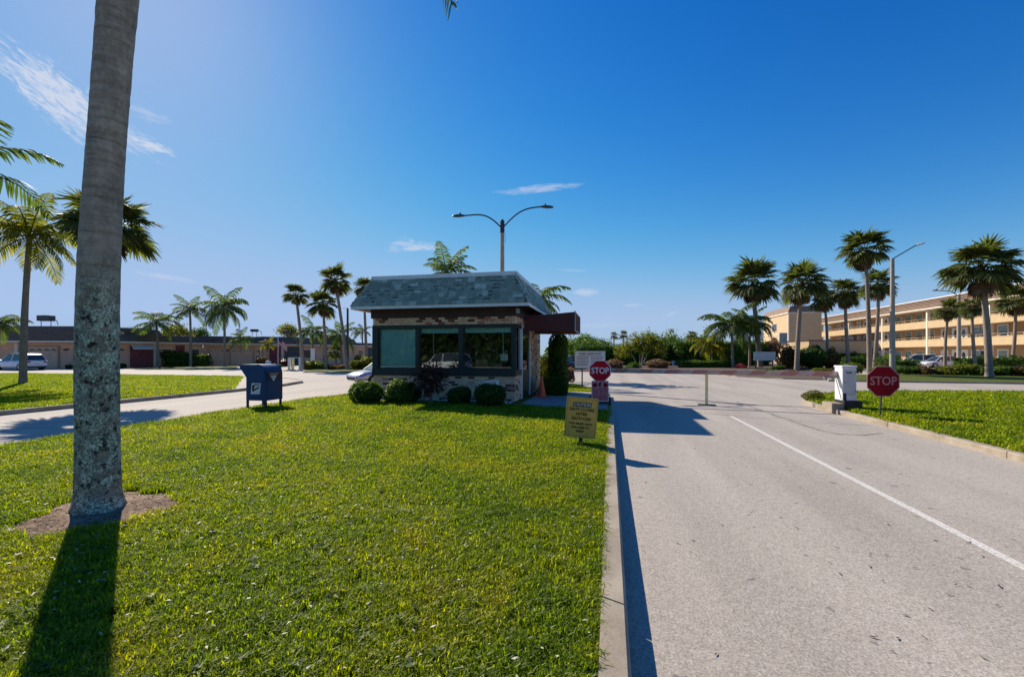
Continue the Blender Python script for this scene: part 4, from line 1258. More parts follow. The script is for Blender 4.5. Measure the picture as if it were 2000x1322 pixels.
# ================================================================ gate: cabinet, arm, rest
cx_, cy_ = 6.22, 14.05
gz = .12
t = thing('gate_cabinet', 'tall white gate operator cabinet on a black base beside the right kerb', 'gate cabinet', (cx_, cy_, gz))
MB().box(0, .34, 0, .44, .22, 1.12).build('cabinet_body', M['white'], t, bevel=.012)
MB().box(-.02, .36, -.02, .46, 1.12, 1.17).build('cabinet_lid', M['white'], t, bevel=.015)
MB().box(.02, .45, -.06, .50, -.03, .22).build('cabinet_base', M['black'], t, bevel=.01)
MB().box(.03, .31, -.009, .0, .36, 1.06).build('access_door', M['offwhite'], t, bevel=.003)
MB().box(.09, .23, -.014, -.009, .965, 1.0).build('name_plate', M['steel'], t)
for z_ in (.45, .95): MB().box(.305, .325, -.016, -.009, z_, z_+.07).build('hinge', M['galv'], t)
MB().tube([(.06, -.009, .72), (.06, -.024, .72)], .014, 8).build('lock', M['steel'], t)
MB().box(.02, .09, -.013, .0, .22, .42).build('cable_notch', M['blue_dark'], t)
MB().tube([(-.012, .36, .80), (-.012, .05, .26)], .009, 6).build('conduit', M['galv'], t)
b = MB(); b.box(cx_-.32, cx_-.02, cy_-.15, cy_+.45, -.03, .27)
tag(b.build('concrete_pad', M['concrete'], bevel=.015), 'square concrete block at the left foot of the white gate cabinet', 'concrete block')
px_, py_ = at(1380, 14.3)
ang_ = math.atan2(15.62-14.35, -.4-6.15)
arm = thing('barrier_pole', 'long faded red and white barrier arm lying across the entry lane', 'barrier arm', (6.20, 14.32, 0), ang_)
L_ = math.hypot(6.6, 1.27)
MB().box(-.02, L_, -.025, .025, .985, 1.125).build('arm_board', M['gate_arm'], arm, bevel=.006)
MB().box(-.20, .30, -.05, .05, .935, .985).build('arm_bracket', M['galv'], arm)
t = thing('arm_rest_post', 'faded yellow post with a forked top propping the gate arm mid lane', 'post', (px_, py_, 0), ang_+R(180))
b = MB(); b.box(-.045, .045, -.045, .045, .03, .965); b.build('post', M['post_yellow'], t, bevel=.006)
b = MB(); b.box(-.10, .10, -.05, -.03, .965, 1.06); b.box(-.10, .10, .03, .05, .965, 1.06); b.box(-.07, .07, -.03, .03, .962, .983)
b.build('fork', M['post_yellow'], t)
MB().box(-.26, .26, -.09, .09, .0, .035).build('foot_plate', M['steel'], t, bevel=.01)

# ================================================================ cone, hose reel
x, y = at(1058, 15.3)
t = thing('traffic_cone', 'orange traffic cone standing against the side of the booth', 'traffic cone', (x, y, .175))
b = MB(); b.tube([(0, 0, .03), (0, 0, .35), (0, 0, .70)], [.15, .085, .026], 16); b.build('cone_body', M['cone'], t)
MB().box(-.19, .19, -.19, .19, 0, .03).build('cone_base', M['cone'], t, bevel=.01)
x, y = at(955, 12.95)
t = thing('hose_reel_cart', 'white hose reel cart with a bent handle behind the right round bush', 'hose reel', (x, y, .19), TOCAM)
b = MB(); b.tube([(-.20, .05, .02), (-.21, .05, .52), (-.17, .05, .60), (-.10, .05, .63), (.18, .05, .65), (.23, .05, .62), (.23, .05, .02)], .024, 8); b.build('handle_frame', M['white'], t)
b = MB(); b.tube([(-.18, .0, .28), (.20, .0, .28)], .15, 16); b.tube([(-.19, 0, .28), (-.17, 0, .28)], .20, 18); b.tube([(.19, 0, .28), (.21, 0, .28)], .20, 18)
b.build('reel_drum', M['offwhite'], t)
MB().cbox((.24, .03, .60), (.09, .05, .13)).build('handle_grip', M['white'], t, bevel=.01)

# ================================================================ street lamps
def cobra(t, x0, y0, z0, dx, dy, tilt=.08, mat='galv'):
    b = MB(); n = math.hypot(dx, dy); ux, uy = dx/n, dy/n; sx, sy = -uy, ux
    rings = []
    prof = [(0, .05, .05), (.12, .11, .075), (.38, .16, .09), (.60, .13, .07), (.70, .05, .03)]
    vs = []; fs = []; k = 8
    for (s, w, h) in prof:
        for i in range(k):
            a = 2*math.pi*i/k; lx = w*math.cos(a); lz = h*math.sin(a)*(1.0 if math.sin(a) > 0 else .7)
            vs.append((x0+ux*s+sx*lx, y0+uy*s+sy*lx, z0+lz+s*tilt))
    for r_ in range(len(prof)-1):
        for i in range(k): fs.append((r_*k+i, r_*k+(i+1) % k, (r_+1)*k+(i+1) % k, (r_+1)*k+i))
    fs.append(tuple(range(k))); fs.append(tuple((len(prof)-1)*k+i for i in range(k)))
    b.add(vs, fs, 0, True)
    h = b.build('lamp_head', M[mat], t)
    MB().tube([(x0+ux*.25, y0+uy*.25, z0+.07), (x0+ux*.25, y0+uy*.25, z0+.17)], .045, 7).build('photocell', M[mat], h)
    return h
x, y = at(981, 24.0)
t = thing('street_lamp', 'tall street lamp with two curved arms rising behind the guard booth', 'street lamp', (x, y, .1), TOCAM)
H_ = hz(440, 24)-.1
b = MB(); b.tube([(0, 0, -.1), (0, 0, H_-.4)], [.15, .105], 10); b.build('pole', M['lamp_pole'], t)
b = MB(); b.tube([(0, 0, H_-.42), (0, 0, H_+.22)], [.125, .12], 10); b.tube([(0, 0, H_+.22), (0, 0, H_+.32)], [.12, .02], 10); b.build('arm_collar', M['lamp_arm'], t)
def bez(pts, n=12):
    out = []
    for i in range(n+1):
        q = [Vector(p) for p in pts]; s = i/n
        while len(q) > 1: q = [q[j].lerp(q[j+1], s) for j in range(len(q)-1)]
        out.append(tuple(q[0]))
    return out
k_ = 24/FPX
for pts_, mk in (([(-.06, 0, H_-.12), (-.85, 0, H_+.70), (-1.15, 0, H_+.56), (-2.0, 0, H_+.50)], -1), ([(.06, 0, H_-.10), (.80, .0, H_+.75), (1.2, 0, H_+.92), (2.05, 0, H_+.97)], 1)):
    MB().tube(bez(pts_), .038, 7).build('lamp_arm', M['lamp_arm'], t)
    cobra(t, pts_[-1][0]-mk*.02, 0, pts_[-1][2], mk, .25, .03, 'lamp_arm')
MB().tube([(.14, 0, H_-.45), (.17, 0, H_-.9)], .008, 4).build('cable', M['lamp_arm'], t)
x, y = at(1743, 34)
t = thing('street_lamp', 'street lamp with one straight arm beyond the right stop sign', 'street lamp', (x, y, 0), TOCAM)
H_ = hz(505, 34)
MB().tube([(0, 0, -.1), (0, 0, H_)], [.20, .125], 10).build('pole', M['lamp_pole'], t)
MB().tube([(0, 0, H_-.2), (.1, 0, H_+.02), (1.75, 0, H_+.98)], .04, 7).build('lamp_arm', M['lamp_arm'], t)
cobra(t, 1.72, 0, H_+.95, 1, 0, .30, 'offwhite')
x, y = at(1873, 50)
t = thing('street_lamp', 'distant street lamp with one arm reaching left before the apartment building', 'street lamp', (x, y, 0), TOCAM)
H_ = hz(575, 50)
MB().tube([(0, 0, -.1), (0, 0, H_)], [.22, .14], 10).build('pole', M['lamp_pole'], t)
MB().tube([(0, 0, H_-.2), (-.9, 0, H_+.35), (-2.2, 0, H_+.42)], .045, 7).build('lamp_arm', M['lamp_arm'], t)
cobra(t, -2.2, 0, H_+.42, -1, 0, .0, 'lamp_arm')
x, y = at(679, 45)
t = thing('street_lamp', 'thin dark light pole beside the leaning fan palm left of the booth', 'street lamp', (x, y, 0), TOCAM)
H_ = hz(602, 45)
MB().tube([(0, 0, -.1), (0, 0, H_)], [.14, .10], 8).build('pole', M['lamp_arm'], t)
MB().tube([(0, 0, H_-.1), (-.4, .3, H_+.1), (-.9, .6, H_+.14)], .03, 6).build('lamp_arm', M['lamp_arm'], t)
cobra(t, -.88, .59, H_+.14, -1, .5, .0, 'lamp_arm')
# ================================================================ cars
def car(label, x, y, rz, paint, L=4.6, W=1.82, H=1.45, suv=False, name='parked_car', group=None, z=0.0):
    t = thing(name, label, 'car', (x, y, z), rz, group)
    hb = H*.60 if not suv else H*.58            # belt height
    # stations: x, low z, belt/hood z, half width
    if suv: st = [(-.50, .42, hb*.97, .86), (-.485, .30, hb*1.03, .94), (-.40, .24, hb*1.02, 1), (-.15, .22, hb*.99, 1), (.15, .22, hb*.97, 1), (.26, .24, hb*.96, 1), (.40, .25, hb*.88, .97), (.475, .30, hb*.78, .88), (.50, .40, hb*.62, .74)]
    else: st = [(-.50, .42, hb*.92, .84), (-.485, .30, hb*1.04, .92), (-.40, .22, hb*1.06, .99), (-.15, .20, hb*1.0, 1), (.15, .20, hb*.98, 1), (.26, .22, hb*.93, 1), (.40, .22, hb*.82, .96), (.475, .28, hb*.70, .86), (.50, .38, hb*.56, .70)]
    b = MB(); vs = []; k = 10
    for (s, zl, zb_, w) in st:
        h = W/2*w; X_ = s*L
        half = [(h*.86, zl), (h*.98, zl+.12), (h, zl+(zb_-zl)*.5), (h*.97, zb_-.07), (h*.84, zb_)]
        for p in half: vs.append((X_, p[0], p[1]))
        for p in reversed(half): vs.append((X_, -p[0], p[1]))
    fs = []
    for i in range(len(st)-1):
        for j in range(k): fs.append((i*k+j, i*k+(j+1) % k, (i+1)*k+(j+1) % k, (i+1)*k+j))
    b.add(vs, fs, 0, True)
    b.add(vs[:k], [tuple(reversed(range(k)))]); b.add(vs[-k:], [tuple(range(k))])
    # roof shell on pillars
    if suv: g = [(-.485, hb*1.0, .80), (-.43, H*.93, .66), (-.36, H*.99, .70), (-.10, H, .72), (.08, H*.985, .71), (.15, H*.94, .68), (.30, hb*.97, .80)]
    else: g = [(-.40, hb*1.03, .78), (-.26, H*.93, .64), (-.18, H*.985, .66), (-.02, H, .67), (.08, H*.985, .66), (.13, H*.94, .64), (.29, hb*.93, .80)]
    body = b.build('body', M[paint], t)
    b = MB(); vs = []
    for (s, z_, w) in g:
        vs += [(s*L, W/2*w, z_), (s*L, W/2*w*.8, z_+.02), (s*L, -W/2*w*.8, z_+.02), (s*L, -W/2*w, z_)]
    fs = []
    for i in range(1, len(g)-2):
        for j in range(3): fs.append((i*4+j, i*4+j+1, (i+1)*4+j+1, (i+1)*4+j))
    b.add(vs, fs, 0, True)
    wl_ = W/2*.93
    def pil(xa, za, ya, xb, zb2, yb, w=.05):
        for s_ in (-1, 1):
            b.add([(xa-w, s_*ya, za), (xa+w, s_*ya, za), (xb+w, s_*yb, zb2), (xb-w, s_*yb, zb2), (xa-w, s_*(ya-.05), za), (xa+w, s_*(ya-.05), za), (xb+w, s_*(yb-.05), zb2), (xb-w, s_*(yb-.05), zb2)],
                  [(0,1,2,3),(7,6,5,4),(0,4,5,1),(1,5,6,2),(2,6,7,3),(3,7,4,0)])
    pil(g[0][0]*L+.05, hb*.99, W/2*.86, g[1][0]*L, g[1][1], W/2*g[1][2], .09 if suv else .07)
    pil(g[-1][0]*L-.03, hb*.95, W/2*.86, g[-2][0]*L, g[-2][1], W/2*g[-2][2], .035)
    pil(-.05*L, hb*.97, W/2*.9, -.05*L, H*.985, W/2*.72, .04)
    b.build('roof', M[paint], t)
    # glass
    b = MB(); yb_, yt = W/2*.86, W/2*.685
    zt = H*.965
    for s_ in (-1, 1):
        b.add([(g[0][0]*L+.12, s_*yb_, hb*.97), (g[-1][0]*L-.08, s_*yb_, hb*.93), (g[-2][0]*L-.03, s_*yt, zt*.97), (g[-3][0]*L, s_*yt, zt), (g[2][0]*L, s_*yt, zt), (g[1][0]*L+.06, s_*yt, zt*.96)], [(0, 1, 2, 3, 4, 5)])
    b.build('side_window', M['window'], t)
    b = MB(); b.add([(g[-1][0]*L-.02, -yb_*.97, hb*.94), (g[-1][0]*L-.02, yb_*.97, hb*.94), (g[-2][0]*L+.01, yt*.97, g[-2][1]), (g[-2][0]*L+.01, -yt*.97, g[-2][1])], [(0, 1, 2, 3)])
    b.build('windscreen', M['window'], t)
    b = MB(); b.add([(g[0][0]*L+.0, -yb_*.93, hb*1.02), (g[0][0]*L+.0, yb_*.93, hb*1.02), (g[1][0]*L-.01, yt*.93, g[1][1]), (g[1][0]*L-.01, -yt*.93, g[1][1])], [(0, 3, 2, 1)])
    b.build('rear_window', M['window'], t)
    for sx in (-.315, .315):
        for sy in (-1, 1):
            rw = .34 if suv else .31
            w_ = MB(); w_.tube([(sx*L, sy*(W/2-.20), rw), (sx*L, sy*(W/2+.005), rw)], rw, 16)
            wo = w_.build('wheel', M['rubber'], t)
            MB().tube([(sx*L, sy*(W/2+.0), rw), (sx*L, sy*(W/2+.012), rw)], rw*.62, 12).build('rim', M['galv'], wo)
    for sy in (-1, 1):
        MB().cbox((-.492*L, sy*W*.36, hb*.86), (.10, W*.17, .15)).build('tail_lamp', M['red_lens'], t, bevel=.02)
        MB().cbox((.462*L, sy*W*.34, hb*.62), (.22, W*.15, .11)).build('headlamp', M['white_trim'], t, bevel=.02)
        MB().cbox((.20*L, sy*(W/2+.06), hb*1.02), (.10, .13, .10)).build('mirror', M[paint], t, bevel=.02)
    MB().cbox((-.503*L, 0, hb*.62), (.02, .34, .15)).build('licence_plate', M['offwhite'], t)
    MB().cbox((-.497*L, 0, .34), (.08, W*.8, .16)).build('rear_bumper', M['black'], t)
    MB().cbox((.497*L, 0, hb*.46), (.06, W*.5, .12)).build('grille', M['black'], t)
    return t
x, y = at(40, 46.5)
car('white suv parked on the far road behind the left palm trunk', x, y, R(180)+YAW-R(14), 'car_white', 4.75, 1.9, 1.68, True)
x, y = at(768, 24.0)
car('silver car waiting on the left road, half hidden by the booth', x, y, R(-128), 'car_silver', 4.5, 1.8, 1.45)
x, y = at(1795, 56); car('white hatchback parked before the apartment building, left of the pair', x, y, R(165), 'car_white', 4.3, 1.8, 1.6, True, group='cars parked by the apartments')
x, y = at(1842, 54); car('white sedan parked before the apartment building, right of the pair', x, y, R(185), 'car_white', 4.7, 1.8, 1.42, group='cars parked by the apartments')
x, y = at(1064, 52); car('pale car showing between the booth pier and the tall clipped column', x, y, R(80), 'car_silver', 4.5, 1.8, 1.5)
x, y = at(1109, 48); car('dark car mostly hidden behind the street directory board', x, y, R(75), 'car_dark', 4.5, 1.8, 1.45)
# what the booth windows mirror, behind the photographer
car('white suv on the street behind the photographer', -14.5, -12.5, R(200), 'car_white', 4.7, 1.9, 1.7, True)

# ================================================================ low villas on the left
def villa(name, label, px0, px1, d, top, feats, depth=9, d1=None):
    d1 = d1 or d
    X, Y = at(px0, d); X1, Y1 = at(px1, d1); w = math.hypot(X1-X, Y1-Y); hd = math.atan2(Y1-Y, X1-X)
    t = thing(name, label, 'house', (X, Y, 0), hd)
    wl__ = MB(); wl__.box(0, w, 0, depth, 0, 2.95)
    holes = []
    wo = wl__.build('wall', M['peach'], t)
    MB().box(-.6, w+.6, -.75, depth+.6, 2.95, 3.12).build('eave_board', M['cream_trim'], t)
    b = MB(); z0_, z1_ = 3.12, top
    b.add([(-.55, -.7, z0_), (w+.55, -.7, z0_), (w+.55, depth+.5, z0_), (-.55, depth+.5, z0_), (-.1, .1, z1_), (w+.1, .1, z1_), (w+.1, depth-.1, z1_), (-.1, depth-.1, z1_)],
          [(0, 1, 5, 4), (1, 2, 6, 5), (2, 3, 7, 6), (3, 0, 4, 7), (4, 5, 6, 7), (0, 3, 2, 1)])
    ro = b.build('roof', M['shingle_dark'], t)
    b = MB(); k = int((z1_-z0_)/.22)
    for i in range(k):
        s = i/k; b.box(-.55+.45*s, w+.55-.45*s, -.72+.8*s, -.60+.8*s, z0_+.22*i, z0_+.22*i+.07)
    b.build('shingle_courses', M['shingle_dark'], ro)
    def lx(px):
        u = (px-1000)/FPX; u0, u1 = (px0-1000)/FPX, (px1-1000)/FPX
        r0, r1 = u0*d, u1*d1; s = (u*d-r0)/((r1-r0)-u*(d1-d)); return s*w
    for f in feats:
        a, c = lx(f[1]), lx(f[2])
        if f[0] == 'garage':
            b = MB(); b.box(a, c, -.06, -.005, .02, 2.45)
            for i in range(4):
                for j in range(4): b.box(a+.08+(c-a-.08)/4*j, a+(c-a-.08)/4*(j+1), -.085, -.06, .10+i*.6, .58+i*.6)
            g = b.build('garage_door', M['peach_door'], t)
            for j in range(4):
                u0, u1 = a+.14+(c-a-.08)/4*j, a-.06+(c-a-.08)/4*(j+1)
                n_ = 6; P = [(u0, 2.0), (u1, 2.0)]+[(u1+(u0-u1)*q/n_, 2.0+.30*math.sin(math.pi*q/n_)*.5+.12) for q in range(n_+1)]
                plate(P, -.10, -.086).build('pane', M['window'], g)
            b = MB(); b.box(a-.14, a, -.12, -.003, 0, 2.6); b.box(c, c+.14, -.12, -.003, 0, 2.6); b.box(a, c, -.12, -.003, 2.46, 2.6); b.build('door_surround', M['tan_wall'], t)
        if f[0] == 'screen':
            MB().box(a, c, -.10, -.004, 0, 2.75).build('entry_screen', M['wine'], t)
            b = MB()
            for i in range(int((c-a)/.32)): b.box(a+i*.32, a+i*.32+.05, -.14, -.10, .1, 2.4)
            b.box(a, c, -.14, -.10, 1.2, 1.26); b.build('lattice', M['wine'], t)
            if len(f) > 3: 
                b = MB(); b.add([(a-.1, -.9, 2.35), (c+.1, -.9, 2.35), (c+.1, -.05, 2.8), (a-.1, -.05, 2.8), (a-.1, -.9, 2.2), (c+.1, -.9, 2.2)], [(0, 1, 2, 3), (4, 5, 1, 0)])
                b.build('awning', M['offwhite'], t)
        if f[0] == 'window':
            b = MB(); b.box(a-.08, c+.08, -.06, -.004, .95, 2.35); g = b.build('window', M['cream_trim'], t)
            MB().box(a, c, -.075, -.061, 1.03, 2.27).build('pane', M['window'], g)
        if f[0] == 'lamp':
            b = MB(); b.tube([(a, -.12, 2.05), (a, -.12, 2.25)], .13, 8); b.box(a-.35, a+.35, -.05, -.004, 2.10, 2.18); b.build('wall_lamp', M['brown_wood'], t)
        if f[0] == 'post': MB().box(a, c, -.14, -.003, 0, 2.9).build('post', M['cream_trim'], t)
        if f[0] == 'chimney': MB().box(a, c, .2, 1.4, 3.2, f[3]).build('parapet', M['peach'], ro)
        if f[0] == 'gap': MB().box(a, c, -.12, -.004, 0, 2.75).build('doorway_shade_panel', M['dark_int'], t)  # dark panel on the wall; the doorway's shade is put into its colour
    return t
villa('villa', 'low peach villa with dark shingled roof and garages behind the white suv', -120, 200, 51, hz(636, 51), [
    ('garage', -90, -20), ('post', 30, 36), ('garage', 56, 114), ('lamp', 130, 134), ('garage', 160, 192)], d1=52)
villa('villa', 'low peach villa with wine red entry screens behind the three feather palms', 201, 396, 52.1, hz(655, 57), [
    ('lamp', 236, 240), ('screen', 254, 298, 1), ('post', 299, 303), ('screen', 343, 360), ('window', 310, 333), ('window', 370, 388), ('chimney', 228, 244, hz(646, 52))], d1=62)
villa('villa', 'low peach villa with two garage doors behind the drooping feather palm', 397, 512, 62.1, hz(657, 64), [
    ('garage', 410, 438), ('garage', 451, 494), ('lamp', 444, 446), ('window', 500, 508)], d1=66)
villa('villa', 'low peach villa with red porch screens behind the small flag', 513, 690, 66.1, hz(659, 70), [
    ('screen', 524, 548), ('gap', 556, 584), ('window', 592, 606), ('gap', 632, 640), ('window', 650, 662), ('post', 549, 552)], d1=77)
villa('villa', 'far pinkish villa seen just left of the booth wall', 691, 800, 77.2, hz(671, 84), [('window', 700, 708), ('gap', 715, 726), ('window', 740, 755)], d1=88)
def ac(px, py, d, label, w=26):
    X, Y = at(px, d); z0_ = hz(py, d)
    s = w/FPX*d
    t = thing('rooftop_ac_unit', label, 'air conditioner', (X, Y, z0_-.75), YAW, 'air conditioners on the villa roofs')
    MB().box(-s/2, s/2, -.4, .4, .45, .45+s*.45).build('ac_casing', M['rod'], t, bevel=.02)
    MB().tube([(0, 0, .45+s*.45), (0, 0, .47+s*.45)], s*.25, 12).build('fan_guard', M['black'], t)
    for a in (-s*.4, s*.4): MB().box(a-.025, a+.025, -.03, .03, -.3, .45).build('leg', M['galv'], t)
    b = MB()
    b.tube([(s/2, 0, .6), (s/2+.5, 0, .55), (s/2+.7, 0, 0)], .04, 5)
    b.build('pipe', M['galv'], t)
ac(90, 622, 53, 'large rooftop air conditioner on a stand above the white suv', 24)
ac(282, 645, 66, 'dark rooftop air conditioner left of the first feather palm', 19)
ac(497, 644, 68, 'small rooftop air conditioner right of the drooping feather palm', 11)
ac(560, 647, 74, 'small rooftop air conditioner beside the leftmost fan palm of the trio', 11)

# flag before the fourth villa
x, y = at(543, 58)
t = thing('flag_on_pole', 'small red and white striped flag on a slim pole before the villa', 'flag', (x, y, 0), YAW)
MB().tube([(0, 0, 0), (0, 0, hz(655, 58))], .035, 6).build('pole', M['white_trim'], t)
zt = hz(658, 58)
for i in range(7):
    b = MB(); w0 = .13
    P = [(.05+k*.16, .05*math.sin(k*1.4), zt-.05*k-i*w0-.10*k) for k in range(8)]
    b.add([p for p in P]+[(p[0], p[1], p[2]-w0) for p in P], [(k, k+1, k+9, k+8) for k in range(7)])
    b.build('flag_stripe', M['flagred' if i % 2 == 0 else 'offwhite'], t)
b = MB(); b.add([(.05, -.02, zt+.0), (.5, -.04, zt-.38), (.5, -.04, zt-.85), (.05, -.02, zt-.48)], [(0, 3, 2, 1)]); b.build('flag_canton', M['flagblue'], t)

# ticket posts on the far left pavement
for px, lab, mt in ((565, 'white post of the far barrier frame, leftmost of the three', 'offwhite'), (572, 'yellow post of the far barrier frame, between the two white ones', 'post_yellow'), (586, 'white post of the far barrier frame nearest the leftmost fan palm', 'offwhite')):
    x, y = at(px, 44); t = thing('barrier_post', lab, 'post', (x, y, 0), YAW, 'posts of the far barrier frame')
    MB().box(-.10, .10, -.10, .10, .12, 1.25).build('post', M[mt], t, bevel=.01)
    MB().box(-.2, .2, -.2, .2, .08, .14).build('foot', M['offwhite'], t)
x, y = at(576, 44); b = MB().box(-.9, .9, -.45, .45, -.02, .08)
tag(b.build('barrier_pad', M['concrete'], None, (x, y, 0), (0, 0, YAW)), kind='structure')
x, y = at(576, 44); b = MB(); b.cbox((0, 0, 1.28), (1.25, .06, .06))
tag(b.build('barrier_rail', M['offwhite'], None, (x, y, 0), (0, 0, YAW)), 'thin pale rail across the tops of the far barrier posts', 'rail')
x, y = at(611, 50); t = thing('notice_board', 'narrow white notice board standing between the fan palm trunks', 'sign', (x, y, 0), YAW)
MB().box(-.22, .22, -.03, .03, .95, 2.25).build('board', M['sign_white'], t); MB().box(-.04, .04, .03, .08, 0, 1.2).build('post', M['steel'], t)
x, y = at(524, 52); t = thing('lantern', 'white globe garden lantern on a short post above the mailbox', 'lantern', (x, y, 0), YAW)
b = MB(); b.tube([(0, 0, 0), (0, 0, .45)], .06, 6); b.build('post', M['offwhite'], t)
b = MB(); b.tube([(0, 0, .40), (0, 0, .50), (0, 0, .66), (0, 0, .82), (0, 0, .90)], [.05, .24, .30, .22, .03], 12); b.build('globe', M['offwhite'], t)

# ================================================================ apartment building
ap = thing('apartment_building', 'three storey tan apartment building with ochre parapets and brown shingled roof', 'apartment building', (43, 50, 0))
# local: x to the right of the front plane (away from us), y north; front plane faces -X
F2, F3, EV, RT = 2.9, 5.45, 7.75, 9.15
y0_, y1_ = -4.0, 56.0
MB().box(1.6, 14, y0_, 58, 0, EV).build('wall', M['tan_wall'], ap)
def aply(px, X=44.6):      # world y on plane X for a photo column
    u = (px-1000)/FPX; return (CT*X+u*ST*X)/(u*CT-ST)-50
b = MB()
for z in (F2, F3): b.box(0.02, 1.6, y0_, y1_, z-.22, z)
b.build('walkway_slab', M['cream_trim'], ap)
colsy = [-2.5, 8.2, 13.1, 23.7, 34.3, 44.9, 55.8]
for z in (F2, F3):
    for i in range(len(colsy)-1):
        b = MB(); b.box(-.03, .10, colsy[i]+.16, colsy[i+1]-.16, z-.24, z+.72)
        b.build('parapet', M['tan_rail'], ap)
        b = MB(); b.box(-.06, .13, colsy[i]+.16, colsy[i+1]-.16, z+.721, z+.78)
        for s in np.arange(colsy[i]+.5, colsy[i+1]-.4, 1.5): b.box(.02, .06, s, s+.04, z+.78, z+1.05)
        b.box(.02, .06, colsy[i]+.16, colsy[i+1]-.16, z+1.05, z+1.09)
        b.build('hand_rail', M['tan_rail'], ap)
for yy in colsy:
    MB().box(-.06, .30, yy-.15, yy+.15, 0, EV).build('column', M['cream_trim'], ap)
MB().box(-.5, 14.5, y0_-.5, 58.5, EV, EV+.22).build('eave_board', M['cream_trim'], ap)
b = MB(); b.add([(-.5, y0_-.5, EV+.22), (14.5, y0_-.5, EV+.22), (14.5, 58.5, EV+.22), (-.5, 58.5, EV+.22), (.2, y0_+.2, RT), (13.8, y0_+.2, RT), (13.8, 57.8, RT), (.2, 57.8, RT)],
    [(0, 4, 5, 1), (1, 5, 6, 2), (2, 6, 7, 3), (3, 7, 4, 0), (4, 7, 6, 5), (0, 1, 2, 3)])
rf = b.build('roof', M['shingle_tan'], ap)
MB().box(.1, 13.9, y0_+.1, 57.9, RT, RT+.14).build('roof_coping', M['white_trim'], rf)
b = MB()
for i in range(6): 
    s = i/6; b.box(-.56+.70*s, -.40+.70*s, y0_-.4+.5*s, 58.4-.5*s, EV+.22+i*.225, EV+.27+i*.225)
b.build('shingle_courses', M['shingle_tan'], rf)
def apwin(ya, yb, z, h, kind):
    b = MB()
    if kind == 'door':
        b.box(1.5, 1.597, ya-.16, yb+.16, z, z+2.2); o = b.build('door', M['white_trim'], ap)
        yc, hw = (ya+yb)/2, (yb-ya)*.30
        P = [(yc+hw*math.cos(R(30*i)), z+1.35+.55*math.sin(R(30*i))) for i in range(12)]
        b = MB(); b.add([(1.49, p[0], p[1]) for p in P]+[(1.499, p[0], p[1]) for p in P], [tuple(range(12)), tuple(range(23, 11, -1))]+[(i, (i+1) % 12, 12+(i+1) % 12, 12+i) for i in range(12)])
        b.build('pane', M['window'], o)
    else:
        w = .16 if kind == 'white' else .06
        b.box(1.53, 1.597, ya-w, yb+w, z+.75, z+.8+h+w); o = b.build('window', M['white_trim' if kind == 'white' else 'cream_trim'], ap)
        b = MB(); b.box(1.518, 1.528, ya, yb, z+.85, z+.8+h*.5); b.build('pane', M['window'], o)
        b = MB(); b.box(1.518, 1.528, ya, yb, z+.83+h*.5, z+.78+h); b.build('pane', M['window_blue' if random.random() < .6 else 'window'], o)
doorpx = [1678, 1691, 1717, 1732]; winpx = [1756, 1775, 1797, 1819]
for z in (0, F2, F3):
    hh = 1.25
    for px in doorpx: c = aply(px); apwin(c-.5, c+.5, z+.02, 0, 'door')
    for px in winpx: c = aply(px); apwin(c-.65, c+.65, z, hh, 'plain')
    for px in (1846, 1868, 1884): c = aply(px); apwin(c-.5, c+.5, z+.02, 0, 'door')
    for px in (1907, 1925, 1960, 2030): c = aply(px); apwin(c-.6, c+.6, z, hh, 'white')
    for px in (1622, 1640, 1652, 1664): c = aply(px); apwin(c-.7, c+.7, z, hh, 'plain')
# plain end block projecting to the left
MB().box(-11.3, -6.0, 41.0, 55, 0, 9.0).build('end_block_wall', M['tan'], ap)
b = MB(); b.box(-11.5, -5.8, 40.8, 55.2, 9.0, 9.2); b.box(-11.42, -11.2, 40.9, 41.1, 0, 9.0); b.box(-11.40, -11.31, 41.2, 55, 5.3, 5.42)
b.build('cream_bands', M['cream_trim'], ap)
b = MB(); b.add([(-11.5, 40.8, 9.2), (-5.8, 40.8, 9.2), (-5.8, 55.2, 9.2), (-11.5, 55.2, 9.2), (-10.9, 41.4, 10.35), (-6.2, 41.4, 10.35), (-6.2, 54.6, 10.35), (-10.9, 54.6, 10.35)],
    [(0, 1, 5, 4), (1, 2, 6, 5), (2, 3, 7, 6), (3, 0, 4, 7), (4, 5, 6, 7), (0, 3, 2, 1)])
b.build('end_block_roof', M['shingle_tan'], ap)
for (ya, yb, za, zb__) in ((47.0, 49.5, 3.2, 5.0), (47.0, 49.5, 6.0, 7.6), (47, 49.5, .4, 2.2)):
    b = MB(); b.box(-11.36, -11.302, ya, yb, za, zb__); o = b.build('window', M['cream_trim'], ap)
    MB().box(-11.385, -11.361, ya+.1, yb-.1, za+.1, zb__-.1).build('pane', M['window'], o)
# car port in front
x, y = at(1580, 60)
cp = thing('carport', 'flat roofed tan carport, dark inside, in front of the apartment building', 'carport', (x, y, 0), YAW+.02)
wc = (1697-1580)/FPX*60
MB().box(0, wc, 0, 6, hz(690, 60), hz(664, 60)-.12).build('fascia', M['tan'], cp)
MB().box(-.08, wc+.08, -.08, 6.08, hz(664, 60)-.12, hz(664, 60)).build('roof_edge', M['brown_wood'], cp)
for a in (0.05, wc*.33, wc*.66, wc-.35): MB().box(a, a+.3, .3, .6, 0, hz(690, 60)).build('column', M['brown_wood'], cp)
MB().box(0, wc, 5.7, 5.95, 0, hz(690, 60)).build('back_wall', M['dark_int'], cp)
MB().box(wc-.02, wc+.9, .2, 5.8, 0, hz(688, 60)).build('side_wall', M['brown_wood'], cp)
